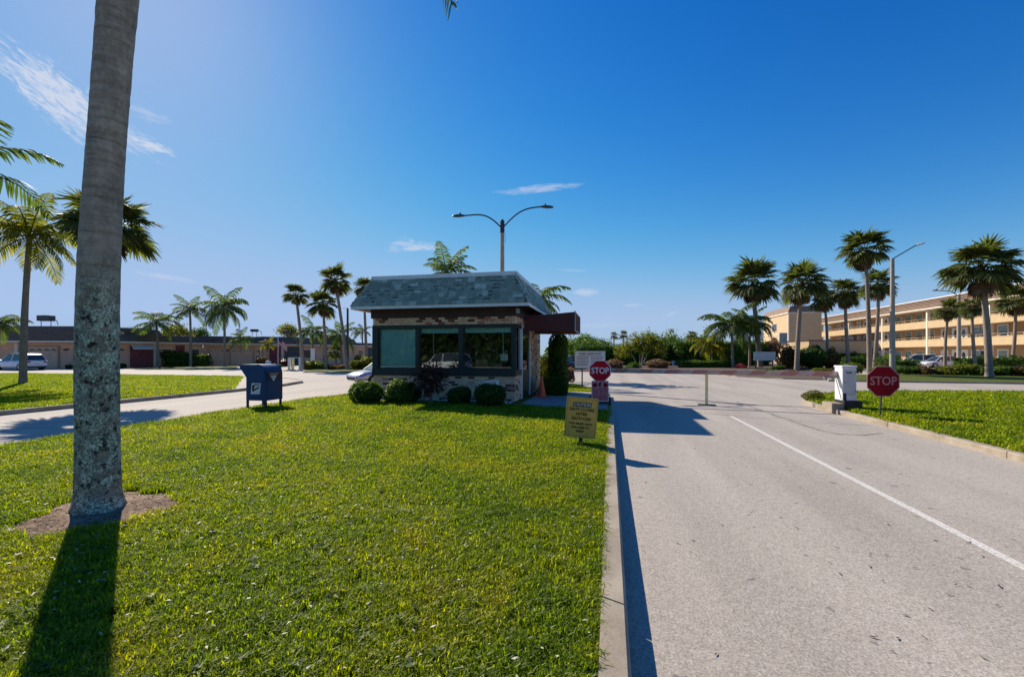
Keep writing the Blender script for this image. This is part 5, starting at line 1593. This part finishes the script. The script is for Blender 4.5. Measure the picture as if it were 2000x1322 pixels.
# signs on the right
x, y = at(1493, 48)
t = thing('community_sign', 'wide greyish white sign board on two posts between the palm trunks', 'sign', (x, y, 0), TOCAM)
MB().box(-1.15, 1.15, -.03, .03, hz(704, 48), hz(687, 48)).build('sign_board', M['offwhite'], t)
b = MB(); zz = hz(687, 48)-.22; rnd = random.Random(8)
for k in range(3):
    xx = -.95
    while xx < .9:
        w = rnd.uniform(.07, .2); b.box(xx, xx+w, -.036, -.0305, zz-k*.25, zz-k*.25+.10); xx += w+.05
b.build('faded_lettering_marks', M['galv'], t)
for a in (-.9, .9): MB().box(a-.05, a+.05, .03, .12, 0, hz(690, 48)).build('post', M['steel'], t)
x, y = at(1530, 50)
t = thing('notice_sign', 'small square blue grey sign on a tall thin post before the tan end block', 'sign', (x, y, 0), TOCAM)
MB().box(-.43, .43, -.02, .02, hz(671, 50), hz(650, 50)).build('sign_board', M['galv'], t)
b = MB(); b.tube([(-.2, -.025, hz(664, 50)), (.0, -.025, hz(655, 50)), (.2, -.025, hz(660, 50)), (-.1, -.025, hz(668, 50))], .04, 5); b.build('emblem', M['offwhite'], t)
MB().box(-.05, .05, .02, .10, 0, hz(652, 50)).build('post', M['steel'], t)
# tall chain fence far behind the hedges
x, y = at(1150, 100)
t = thing('court_fence', 'tall thin wire court fence far behind the hedges at the road end', 'fence', (x, y, 0), TOCAM)
wf = (1345-1150)/FPX*100
for i in range(10): MB().box(wf*i/9-.05, wf*i/9+.05, -.05, .05, 0, hz(662, 100)).build('post', M['galv'], t)
b = MB(); b.box(0, wf, -.03, .03, hz(663, 100), hz(662, 100)); b.box(0, wf, -.02, .02, hz(672, 100), hz(671.4, 100)); b.build('rail', M['galv'], t)
x, y = at(1318, 62)
t = thing('white_utility_box', 'pale blue white box standing in the gap between the tall hedges', 'utility box', (x, y, 0), TOCAM)
MB().box(-.35, .35, -.3, .3, 0, hz(705, 62)).build('casing', M['white'], t, bevel=.03); MB().box(-.38, .38, -.33, .33, hz(705, 62), hz(704, 62)).build('lid', M['offwhite'], t)
# ================================================================ planting beds and far lawns
def bed(name, pxs, back, mat, h=.10):
    f = [gp(px, py, h) for px, py in pxs]; bk = [cw((pxs[-1][0]-1000)/FPX*back, back), cw((pxs[0][0]-1000)/FPX*back, back)]
    poly = f+bk
    o = MB().prism(poly, -.03, h).build(name, M['concrete']); tag(o, kind='structure')
    c = (sum(p[0] for p in poly)/len(poly), sum(p[1] for p in poly)/len(poly))
    L = [Vector(p)-Vector(c) for p in poly]
    q = [(c[0]+v.x*(1-.2/v.length), c[1]+v.y*(1-.2/v.length)) for v in L]
    sheet(name+'_soil', q, h+.006, mat)
bed('planting_bed_right', [(1618, 741.5), (1800, 744), (2300, 751)], 34, M['turf'])
bed('planting_bed_hedges', [(1100, 724), (1330, 725), (1440, 734), (1530, 738), (1612, 740)], 75, M['mulch'], .08)
bed('planting_bed_palms', [(592, 726), (690, 727), (740, 727)], 56, M['turf'], .08)
bed('lawn_far_left', [(240, 719.5), (330, 721), (400, 720.5), (465, 720)], 60.5, M['turf'], .06)
bed('lawn_far_mid', [(500, 713.5), (720, 714)], 69, M['turf'], .04)

# ================================================================ foreground royal palm
d0 = 4.20
bx, by = at(192, d0); zb0 = isl.z(bx, by)
rp = thing('royal_palm', 'big foreground royal palm trunk with grey green lichen in a bare dirt ring', 'palm tree', (bx, by, zb0))
prof_px = [(1012, 193, 112), (1000, 193, 106), (985, 193, 101), (960, 192.5, 97), (900, 191.5, 93), (800, 191, 92), (700, 190.5, 92), (600, 191, 90), (500, 194, 88), (400, 199.5, 84), (300, 206, 81), (200, 214, 81), (100, 222, 81.5), (0, 231, 85), (-150, 243, 86), (-400, 262, 80), (-700, 284, 66), (-760, 288, 60)]
pts = []; rads = []
def interp(v):
    for i in range(len(prof_px)-1):
        a, c = prof_px[i], prof_px[i+1]
        if a[0] >= v >= c[0]:
            f = (a[0]-v)/(a[0]-c[0]); return a[1]+(c[1]-a[1])*f, a[2]+(c[2]-a[2])*f
rnd = random.Random(21)
NR, NA = 230, 40
b = MB(); vs = []; fs = []
ph = [rnd.uniform(0, 6.28) for _ in range(8)]
for i in range(NR+1):
    py = 1012-(1012+760)*i/NR
    cx_, w_ = interp(py); X, Y = at(cx_, d0); z = hz(py, d0)-zb0; r0 = w_/FPX*d0/2/1.345
    ring = .0018*abs(math.sin(i*.62+.4*math.sin(i*.13)))+rnd.uniform(-.0015, .0015)
    for k in range(NA):
        a = 2*math.pi*k/NA
        low = max(0, 1-z/2.3)
        rr = r0*(1+.012*math.sin(3*a+ph[0]+z*1.3)+.010*math.sin(7*a+ph[1]+z*5)*low+rnd.uniform(-.008, .008)*low)-ring
        if z < .22: rr *= 1+.20*(1-z/.22)**2*(.6+.4*math.sin(9*a+ph[2]))
        vs.append((X-bx+rr*math.cos(a), Y-by+rr*math.sin(a), z))
for i in range(NR):
    for k in range(NA): fs.append((i*NA+k, i*NA+(k+1) % NA, (i+1)*NA+(k+1) % NA, (i+1)*NA+k))
b.add(vs, fs, 0, True); b.build('trunk', M['trunk_big'], rp)
tx, ty = at(288, d0); tz = hz(-760, d0)-zb0
b = MB(); b.tube([(tx-bx, ty-by, tz-.1), (tx-bx, ty-by, tz+.9), (tx-bx, ty-by, tz+1.5)], [.15, .12, .07], 12); b.build('crownshaft', M['palm_feather'], rp)
for i in range(16):
    if abs((i*2.4) % 6.28 - 0) < 0: continue
    me = frond_mesh('feather', [0, 1, 1, 2][i % 4], i % 2, 'palm_feather', .6)
    inst('frond', me, rp, (tx-bx, ty-by, tz+1.3), (0, 0, i*2.4), 3.3)
r_ = random.Random(1); C = MB(); vs, fs = feather_geo(R(27), R(108), r_, 34, .17, .5, .010); C.add(vs, fs)
kx, kz, _ = frond_curve(R(27), R(108), 9, 1.25)[-1]
fx, fy = cw((884-1000)/FPX*6.3, 6.3); dirr = math.atan2(fy-ty, fx-tx); dist = math.hypot(fx-tx, fy-ty)
o = C.build('frond', M['palm_feather'], rp, (tx-bx, ty-by, hz(13, 6.3)-kz*dist/kx-zb0), (0, 0, dirr)); o.scale = (dist/kx,)*3

# ================================================================ palms
palm('palm in sunlight left of the big trunk with an arching crown', 'feather', 45, 752, 21.7, 58, 462, 90, .17, 'palm_yellow', 30, .75, basez=.15)
palm('fan palm whose dark spiky crown shows on both sides of the big trunk', 'fan', 196, 765, 18, 214, 447, 92, .16, basez=.15, n=52)
palm('palm outside the left edge whose single long frond reaches into view', 'feather', -118, 770, 17, -108, 330, 178, .17, None, 16, .55, basez=.15, seed=5)
palm('small palm cut by the left edge above the villa roof', 'feather', -8, 720, 40, 0, 632, 40, .14, None, 24, .9)
palm('shortest of the three feather palms on the villa lawn, leftmost', 'feather', 308, 719, 56, 305, 630, 42, .17, None, 20, .5)
palm('middle feather palm of the villa lawn, beside the clipped bushes', 'feather', 372, 718, 57, 371, 606, 36, .17, None, 22, .6)
palm('broad drooping feather palm before the garage doors', 'feather', 438, 717, 57, 437, 600, 44, .17, None, 34, 1.1)
palm('small thin palm just right of the drooping feather palm', 'feather', 471, 715, 58, 470, 660, 24, .10, None, 16, .7)
palm('leftmost fan palm of the group between mailbox and booth', 'fan', 593, 722, 46, 578, 577, 29, .17, n=40)
palm('tallest fan palm left of the booth, its trunk leaning left', 'fan', 680, 724, 45, 655, 549, 35, .18)
palm('shorter fan palm between the two leaning ones left of the booth', 'fan', 638, 722, 46, 631, 595, 33, .17)
palm('feather palm low behind the fan palm trunks, left one', 'feather', 613, 716, 52, 611, 648, 32, .13, 'palm_feather', 22, .9)
palm('feather palm low behind the fan palm trunks, right one', 'feather', 668, 716, 53, 664, 655, 34, .13, 'palm_feather', 24, .9)
palm('small bushy fan palm under the leaning palms beside the light pole', 'fan', 655, 716, 54, 656, 690, 20, .12, None, 30)
palm('fan palm half hidden behind the left end of the booth roof', 'fan', 716, 722, 47, 710, 563, 24, .16)
palm('tiny far palm between the light pole and the booth wall', 'feather', 708, 712, 80, 707, 648, 20, .16, None, 18, .7)
palm('squat yellowish palm against the roof of the flag villa', 'feather', 524, 712, 62, 524, 672, 17, .16, 'palm_yellow', 20, .8)
palm('feathery palm rising above the booth roof left of the lamp', 'feather', 868, 722, 30, 872, 535, 50, .15, None, 24, .75, seed=3)
palm('dark feathery palm behind the right end of the booth roof', 'feather', 1040, 722, 29, 1046, 588, 52, .15, None, 26, .8, seed=8)
palm('tiny round fan palm on the horizon, left of the two', 'fan', 1199, 715, 110, 1199, 656, 9.5, .2, None, 30, group='pair of tiny horizon palms')
palm('tiny round fan palm on the horizon, right of the two', 'fan', 1218, 715, 108, 1218, 655, 10.5, .2, None, 30, group='pair of tiny horizon palms')
palm('small round fan palm left of the drooping palm near the hedge gap', 'fan', 1351, 715, 85, 1351, 655, 12, .18, None, 30)
palm('drooping feather palm with pale trunk left of the tall fan palms', 'feather', 1431, 720, 52, 1428, 636, 54, .17, None, 32, .95, trunk='trunk_pale')
palm('yellowish low feather palm before the tall dark hedge', 'feather', 1386, 718, 54, 1384, 672, 36, .12, 'palm_yellow', 22, .9)
palm('dark feather palm hugging the leftmost tall fan palm', 'feather', 1464, 719, 56, 1466, 630, 40, .15, None, 28, .95)
palm('wide crowned fan palm, leftmost of the tall right group', 'fan', 1485, 716, 55, 1470, 556, 55, .30, n=56)
palm('second tall fan palm before the tan end block', 'fan', 1556, 735, 37, 1566, 556, 52, .20, n=54)
palm('thin short crowned fan palm between the end block and balconies', 'fan', 1615, 722, 50, 1610, 586, 29, .17)
palm('fan palm before the carport with curved trunk', 'fan', 1657, 724, 48, 1650, 572, 38, .20, n=50)
palm('tallest fan palm on the right beside the single arm lamp', 'fan', 1698, 731, 38, 1690, 490, 50, .20, n=50)
palm('fan palm half behind the single arm lamp pole', 'fan', 1707, 728, 42, 1716, 557, 38, .18)
palm('small fan palm before the white parked cars', 'fan', 1846, 723, 45, 1852, 608, 30, .16, n=38)
palm('fan palm squeezed between the distant lamp and the largest crown', 'fan', 1906, 727, 41, 1898, 600, 28, .17, n=38)
palm('largest crowned fan palm on the right with a thick leaning trunk', 'fan', 1932, 740, 30.5, 1917, 525, 76, .24, n=64)
palm('fan palm cut by the right edge with a crooked thin trunk', 'fan', 1976, 722, 46, 1984, 588, 42, .19, n=44)
palm('low bushy palm behind the base of the single arm lamp', 'feather', 1728, 724, 41, 1728, 706, 22, .10, None, 18, .8)

# ================================================================ bushes round the booth
def Bz(x, y): return .19
for (px, d, r, mt, lab, rp_) in [
        (716, 12.9, .43, 'leaf_mid', 'round clipped bush at the left corner of the booth, leftmost', .36),
        (779, 12.8, .38, 'leaf_mid', 'round clipped bush second from the left before the booth', .35),
        (897, 12.55, .30, 'leaf_dark', 'smaller dark round bush right of the dark red shrub', .28),
        (957, 12.15, .37, 'leaf_dark', 'dark round bush before the white hose reel', .33)]:
    x, y = at(px, d)
    bush('round_bush', lab, 'bush', x, y, .17, (r, r, rp_), M[mt], 2600, .040, .13)
x, y = at(800, 12.95)
bush('round_bush', 'dark round bush tucked behind the second from the left', 'bush', x, y, .17, (.30, .28, .33), M['leaf_dark'], 1500, .040, .13)
# dark red cordyline
x, y = at(841, 12.75)
t = thing('red_leaved_shrub', 'dark red broad leaved shrub before the middle booth window', 'shrub', (x, y, .19), 0)
V = []; rnd = random.Random(6)
for i in range(620):
    u = Vector((rnd.gauss(0, 1), rnd.gauss(0, 1), rnd.gauss(0.15, 1))).normalized(); rr = rnd.uniform(.10, .47)
    p = u*rr; p.z = p.z*.95+.78
    d_ = (u+Vector((rnd.uniform(-.5, .5), rnd.uniform(-.5, .5), rnd.uniform(-.7, .5)))).normalized(); L = rnd.uniform(.09, .19)
    s_ = d_.cross(Vector((0, 0, 1))).normalized()*L*.22
    V.append([tuple(p), tuple(p+d_*L*.5+s_), tuple(p+d_*L-Vector((0, 0, L*.3))), tuple(p+d_*L*.5-s_)])
quads_obj('foliage', V, M['leaf_red'], t)
b = MB()
for k in range(9):
    a = k*.7; b.tube([(0, 0, -.05), (math.cos(a)*.06, math.sin(a)*.06, .4), (math.cos(a)*.26, math.sin(a)*.26, .78+.14*math.sin(k*2))], [.018, .014, .006], 5)
b.build('stem', M['trunk_far'], t)
# clipped column and its box base
x, y = at(1090, 17.2)
t = thing('clipped_column_hedge', 'tall narrow clipped green column beside the booth awning', 'topiary', (x, y, .175), 0)
hcol = hz(650, 17.2)-.175; P, N_ = [], []
n = 5200; a = rng.uniform(0, 6.283, n); zz = rng.uniform(0.05, 1, n)
rr = .345*np.where(zz > .82, np.sqrt(np.maximum(0, 1-((zz-.82)/.18)**2))*.98+.02, 1)*(1+.05*np.sin(a*3+zz*9)+rng.normal(size=n)*.05)
P = np.stack([rr*np.cos(a), rr*np.sin(a), zz*hcol], 1); N_ = np.stack([np.cos(a), np.sin(a), np.where(zz > .85, 1.2, 0)], 1)
quads_obj('foliage', leaf_quads(P, N_, .042, .6, .55), M['leaf_mid'], t)
b = MB(); b.tube([(0, 0, 0), (0, 0, hcol*.85), (0, 0, hcol*.94)], [.27, .27, .1], 14); b.build('inner_growth', M['leaf_dark'], t)
x, y = at(1086, 16.2)
hedge('low_box_hedge', 'low square hedge at the foot of the clipped column', x, y, .175, .78, .9, .56, 0, M['leaf_dark'], 2600, .035, .03)
x, y = at(1067, 21)
bush('yellow_shrub', 'yellow green shrub glowing between booth pier and clipped column', 'shrub', x, y, .12, (.5, .5, .75), M['leaf_yellow'], 1800, .06, .2)
x, y = at(1110, 24.5)
bush('small_red_shrub', 'small reddish shrub under the left end of the street directory', 'shrub', x, y, .1, (.35, .3, .4), M['leaf_pink'], 700, .06, .25)
# bits beside the white cabinet
x, y = at(1588, 14.9)
bush('low_bush', 'little yellow green bush on the nose of the right lawn', 'bush', x, y, .09, (.30, .26, .17), M['leaf_yellow'], 900, .03, .15, core=False)
x, y = at(1652, 15.4)
bush('low_bush', 'small leafy bush behind the right side of the white cabinet', 'bush', x, y, .09, (.22, .2, .16), M['leaf_mid'], 500, .03, .15, core=False)

# ================================================================ left beds and bushes
def B(px, py, d, w, h, mt, lab, ls=.09, n=900, nm='shrub', lump=.16, dp=None, z=0.0):
    x, y = at(px, d); rx = w/2/FPX*d; rz_ = h/FPX*d/1.9
    bush(nm, lab, 'shrub', x, y, z, (rx, dp or rx*.8, rz_), M[mt], n, ls, lump)
x, y = at(346, 58.5); hedge('clipped_hedge', 'clipped leafy hedge before the wine red screens, left block', x, y, .05, 3.2, 1.8, 1.75, YAW, M['leaf_mid'], 2400, .11, .12)
x, y = at(386, 59); hedge('clipped_hedge', 'clipped leafy hedge right of the middle feather palm', x, y, .05, 2.4, 1.6, 1.45, YAW, M['leaf_mid'], 1800, .11, .12)
B(268, 715, 58, 24, 10, 'leaf_mid', 'low shrub under the striped entry awning of the red screen villa')
B(238, 712, 52, 16, 10, 'leaf_dark', 'dark low shrub at the villa corner right of the big trunk')
B(135, 712, 50, 12, 8, 'leaf_dark', 'dark low shrub below the wall lamp left of the big trunk')
B(331, 716, 60, 14, 9, 'leaf_dark', 'dark shrub left of the clipped hedge')
B(318, 695, 61, 14, 26, 'flower', 'magenta flowering bush before the window between the entry screens', .09, 900)
B(289, 690, 61, 22, 30, 'flower', 'red flowering vine clump on the entry screen', .08, 900)
B(512, 705, 62, 24, 18, 'leaf_brown', 'brownish shrub above the mailbox before the villa')
for i, px in enumerate((488, 498, 508, 516, 536, 546)):
    x, y = at(px, 52); bush('ball_shrub', 'small dark ball shrub in the row behind the mailbox, number %s from the left' % ['one', 'two', 'three', 'four', 'five', 'six'][i], 'shrub', x, y, 0, (.33, .33, .24), M['leaf_dark'], 260, .06, .08, group='row of small ball shrubs')
B(557, 700, 60, 40, 14, 'leaf_red', 'dark red shrub mass on the porch by the flag', .1)
for i, (px, w, h, mt, lab) in enumerate([
        (608, 26, 18, 'leaf_yellow', 'yellow green shrub right of the leftmost fan palm trunk'), (628, 22, 14, 'leaf_mid', 'green shrub left of the middle fan palm trunk'),
        (652, 24, 10, 'leaf_brown', 'low brown shrub right of the middle fan palm trunk'), (668, 18, 10, 'leaf_pink', 'low pinkish shrub at the foot of the leaning palm'),
        (697, 24, 20, 'leaf_yellow', 'yellow shrub between the light pole and the silver car'), (718, 30, 26, 'leaf_yellow', 'tall yellow shrub behind the silver car')]):
    B(px, 720, 46.5, w, h, mt, lab, .10, 900, dp=.9)
B(704, 700, 52, 34, 24, 'leaf_mid', 'green shrub mass right of the light pole', .12, 1200)
x, y = at(560, 85); tree('background_tree', 'small green tree poking above the roof by the fan palms', x, y, 0, 5.0, [((0, 0, 6.0), (1.6, 1.4, 1.2)), ((1.2, 0, 5.4), (1.2, 1, .9))], M['leaf_yellow'], 1500, .2)
x, y = at(345, 84); tree('background_tree', 'pale green tree above the roof between the first two feather palms', x, y, 0, 4.8, [((0, 0, 5.9), (1.8, 1.4, 1.0)), ((-1.7, 0, 5.5), (1.3, 1, .8)), ((1.9, 0, 5.4), (1.3, 1, .7))], M['leaf_yellow'], 1800, .2)
x, y = at(388, 90); tree('background_tree', 'dark rounded treetop over the roof right of the middle feather palm', x, y, 0, 4.8, [((0, 0, 5.6), (2.0, 1.4, .9))], M['leaf_dark'], 1200, .2)
x, y = at(255, 84); tree('background_tree', 'thin pale treetops over the roof right of the big trunk', x, y, 0, 4.4, [((0, 0, 5.4), (1.5, 1.4, .8)), ((1.9, 0, 5.1), (1.1, 1, .5))], M['leaf_mid'], 900, .2)
x, y = at(630, 92); tree('background_tree', 'yellowish leafy tree low behind the fan palm trunks', x, y, 0, 3.5, [((0, 0, 4.4), (2.6, 1.8, 1.5)), ((2.6, 0, 3.8), (2.0, 1.4, 1.2))], M['leaf_yellow'], 2000, .22)

# ================================================================ centre right: hedges and trees
x, y = at(1208, 66); hedge('tall_hedge', 'tall dark hedge left of the many stemmed tree', x, y, 0, 12.5, 2.2, hz(675, 66), YAW, M['leaf_dark'], 6500, .13, .16)
x, y = at(1285, 64); hedge('tall_hedge', 'tall dark hedge right of the many stemmed tree up to the gap', x, y, 0, 4.3, 2.0, hz(672, 64), YAW, M['leaf_dark'], 3500, .12, .12)
x, y = at(1340, 62); hedge('tall_hedge', 'square dark hedge just right of the gap with the white box', x, y, 0, 2.6, 2.2, hz(683, 62), YAW, M['leaf_dark'], 2400, .12, .10)
x, y = at(1405, 63); hedge('tall_hedge', 'long dark hedge behind the drooping palms left of the end block', x, y, 0, 13.0, 2.2, hz(668, 63), YAW, M['leaf_dark'], 6500, .13, .16)
x, y = at(1380, 52.5); hedge('low_hedge', 'low trimmed hedge along the kerb right of the gap', x, y, .08, 6.2, 1.0, .72, YAW, M['leaf_mid'], 3000, .08, .06)
x, y = at(1150, 95); hedge('tall_hedge', 'far green hedge behind the street directory', x, y, 0, 9, 2, hz(668, 95), YAW, M['leaf_mid'], 3000, .2, .25)
x, y = at(1145, 118); tree('background_tree', 'round dark treetop right of the clipped column', x, y, 0, 4.5, [((0, 0, 4.6), (3.4, 2.6, 2.2))], M['leaf_mid'], 2600, .25)
x, y = at(1105, 110); tree('background_tree', 'far ragged tree directly behind the clipped column', x, y, 0, 4.2, [((0, 0, 4.0), (3.6, 2.6, 1.9)), ((3, 0, 3.5), (2.2, 2, 1.4))], M['leaf_dark'], 2400, .25)
x, y = at(1306, 92); tree('background_tree', 'green tree behind the hedge left of the gap', x, y, 0, 4.2, [((0, 0, 4.2), (2.8, 2.2, 1.7)), ((-3.2, 0, 4.6), (2.2, 2.2, 1.6)), ((1.8, 0, 2.6), (1.8, 1.5, 1.3))], M['leaf_mid'], 3200, .22)
x, y = at(1352, 88); tree('background_tree', 'green tree behind the square hedge right of the gap', x, y, 0, 3.6, [((0, 0, 3.6), (2.6, 2.0, 1.5)), ((3, 0, 4.2), (2.2, 2, 1.5))], M['leaf_mid'], 2400, .22)
x, y = at(1250, 56)
tree('many_stemmed_tree', 'low spreading tree with several pale leaning stems above pink shrubs', x, y, .08, 2.6,
     [((-2.1, 0, 1.9), (1.1, 1, .75)), ((-.9, .2, 2.7), (1.2, 1.1, .85)), ((.3, -.2, 3.3), (1.3, 1.1, .9)), ((1.6, .2, 2.9), (1.2, 1.1, .85)), ((2.5, 0, 2.0), (.9, .9, .6)), ((.5, -.6, 2.3), (1.2, .9, .6))],
     M['leaf_yellow'], 4200, .12, .075, stems=[((-.3, 0, 0), (-1.3, 0, 2.2)), ((0, 0, 0), (-.1, .1, 2.8)), ((.2, 0, 0), (1.5, 0, 2.7)), ((.1, .1, 0), (.6, .3, 2.5))])
B(1200, 712, 50, 38, 17, 'leaf_pink', 'pinkish brown croton shrub right of the left stop sign', .085, 1700, lump=.3)
B(1236, 716, 50.5, 30, 10, 'leaf_mid', 'low green shrub under the many stemmed tree', .085, 900, lump=.3)
B(1284, 712, 50, 48, 17, 'leaf_pink', 'wide pinkish brown croton shrub right of the leaning stems', .085, 2200, lump=.3)
B(1520, 712, 45, 22, 10, 'leaf_mid', 'low green shrub under the square blue grey sign')
B(1540, 690, 50, 34, 44, 'leaf_brown', 'tall brownish shrub left of the second fan palm trunk', .12, 1900, lump=.3)
B(1585, 690, 49, 56, 44, 'leaf_dark', 'big dark shrub between the second fan palm and the carport', .12, 2600, lump=.25)
B(1622, 692, 48, 30, 38, 'leaf_brown', 'brownish tall shrub behind the white gate cabinet', .12, 1400, lump=.3)
B(1508, 655, 62, 26, 46, 'leaf_pink', 'reddish vine clump climbing the tan end block', .14, 1300, lump=.35, z=hz(690, 62)*.3)
B(1500, 735, 38, 50, 7, 'leaf_mid', 'low leafy ground shrub under the wide greyish sign', .08, 900)
B(1560, 735, 37, 40, 8, 'leaf_brown', 'low brown shrub at the foot of the second fan palm', .08, 800)
B(1605, 733, 38, 32, 9, 'leaf_yellow', 'low yellow green shrub left of the white cabinet')
B(1447, 714, 50, 22, 10, 'flower', 'small coral flowering shrub by the pale trunk of the drooping palm', .07, 500)
for (px, d, w, h, mt, lab) in [
        (1665, 36, 36, 20, 'leaf_yellow', 'yellow green shrub right of the white gate cabinet'), (1720, 35, 28, 15, 'leaf_mid', 'green shrub directly behind the right stop sign'),
        (1770, 34.5, 36, 17, 'leaf_mid', 'green shrub first right of the right stop sign'), (1808, 34, 34, 14, 'leaf_brown', 'low brown shrub under the white sedan'),
        (1842, 33.5, 38, 16, 'leaf_yellow', 'yellow green shrub before the small fan palm'), (1880, 33, 36, 20, 'leaf_yellow', 'bright spiky shrub at the foot of the distant lamp'),
        (1915, 32.5, 26, 18, 'leaf_mid', 'green shrub just left of the thick leaning trunk'), (1958, 32, 38, 20, 'leaf_mid', 'green shrub just right of the thick leaning trunk'),
        (1996, 31.5, 38, 22, 'leaf_brown', 'brown green shrub cut by the right edge')]:
    B(px, 738, d, w, h, mt, lab, .075, 1300, lump=.28, dp=.6, z=.08)
x, y = at(1700, 52); hedge('dark_hedge', 'dark hedge beneath the carport front', x, y, 0, 6.0, 1.5, 1.3, YAW, M['leaf_dark'], 2400, .1, .14)
x, y = at(1762, 48); hedge('dark_hedge', 'dark low hedge left of the white hatchback', x, y, 0, 2.6, 1.2, 1.0, YAW, M['leaf_dark'], 1500, .09, .12)
x, y = at(1950, 44); hedge('dark_hedge', 'long dark hedge behind the largest fan palm trunk', x, y, 0, 7.5, 1.5, 1.25, YAW, M['leaf_dark'], 3600, .1, .14)
x, y = at(1640, 58.8); hedge('dark_hedge', 'dark growth filling the carport opening', x, y, 0, 6.5, 1.0, 1.6, YAW, M['leaf_dark'], 2400, .12, .2)

# distant tree belt and the trees mirrored in the booth windows
def belt(name, label, f, n=15000, ls=.5):
    P = []; 
    for (x, y, w, dd, h, k) in f:
        m_ = int(n*k); q = rng.uniform(-.5, .5, (m_, 2)); z = rng.random(m_)**.7
        hh = h*(.72+.28*np.sin(q[:, 0]*w*.55)+.12*np.sin(q[:, 0]*w*1.7))
        P.append(np.stack([x+q[:, 0]*w, y+q[:, 1]*dd, z*hh], 1))
    P = np.concatenate(P); U = rand_unit(len(P))
    o = quads_obj(name, leaf_quads(P, U, ls, 1.0, .6), M['leaf_dark']); return tag(o, label, 'tree belt', kind='stuff')
belt('tree_belt', 'low distant belt of dark trees along the horizon', [(10, 146, 60, 6, 4.2, .35), (60, 140, 60, 8, 4.5, .35), (-90, 130, 110, 6, 4.0, .3)], 16000, .55)
belt('tree_belt', 'dense trees across the street behind the photographer', [(-20, -32, 60, 7, 11, 1.6), (15, -34, 20, 5, 7, .4)], 14000, .6)
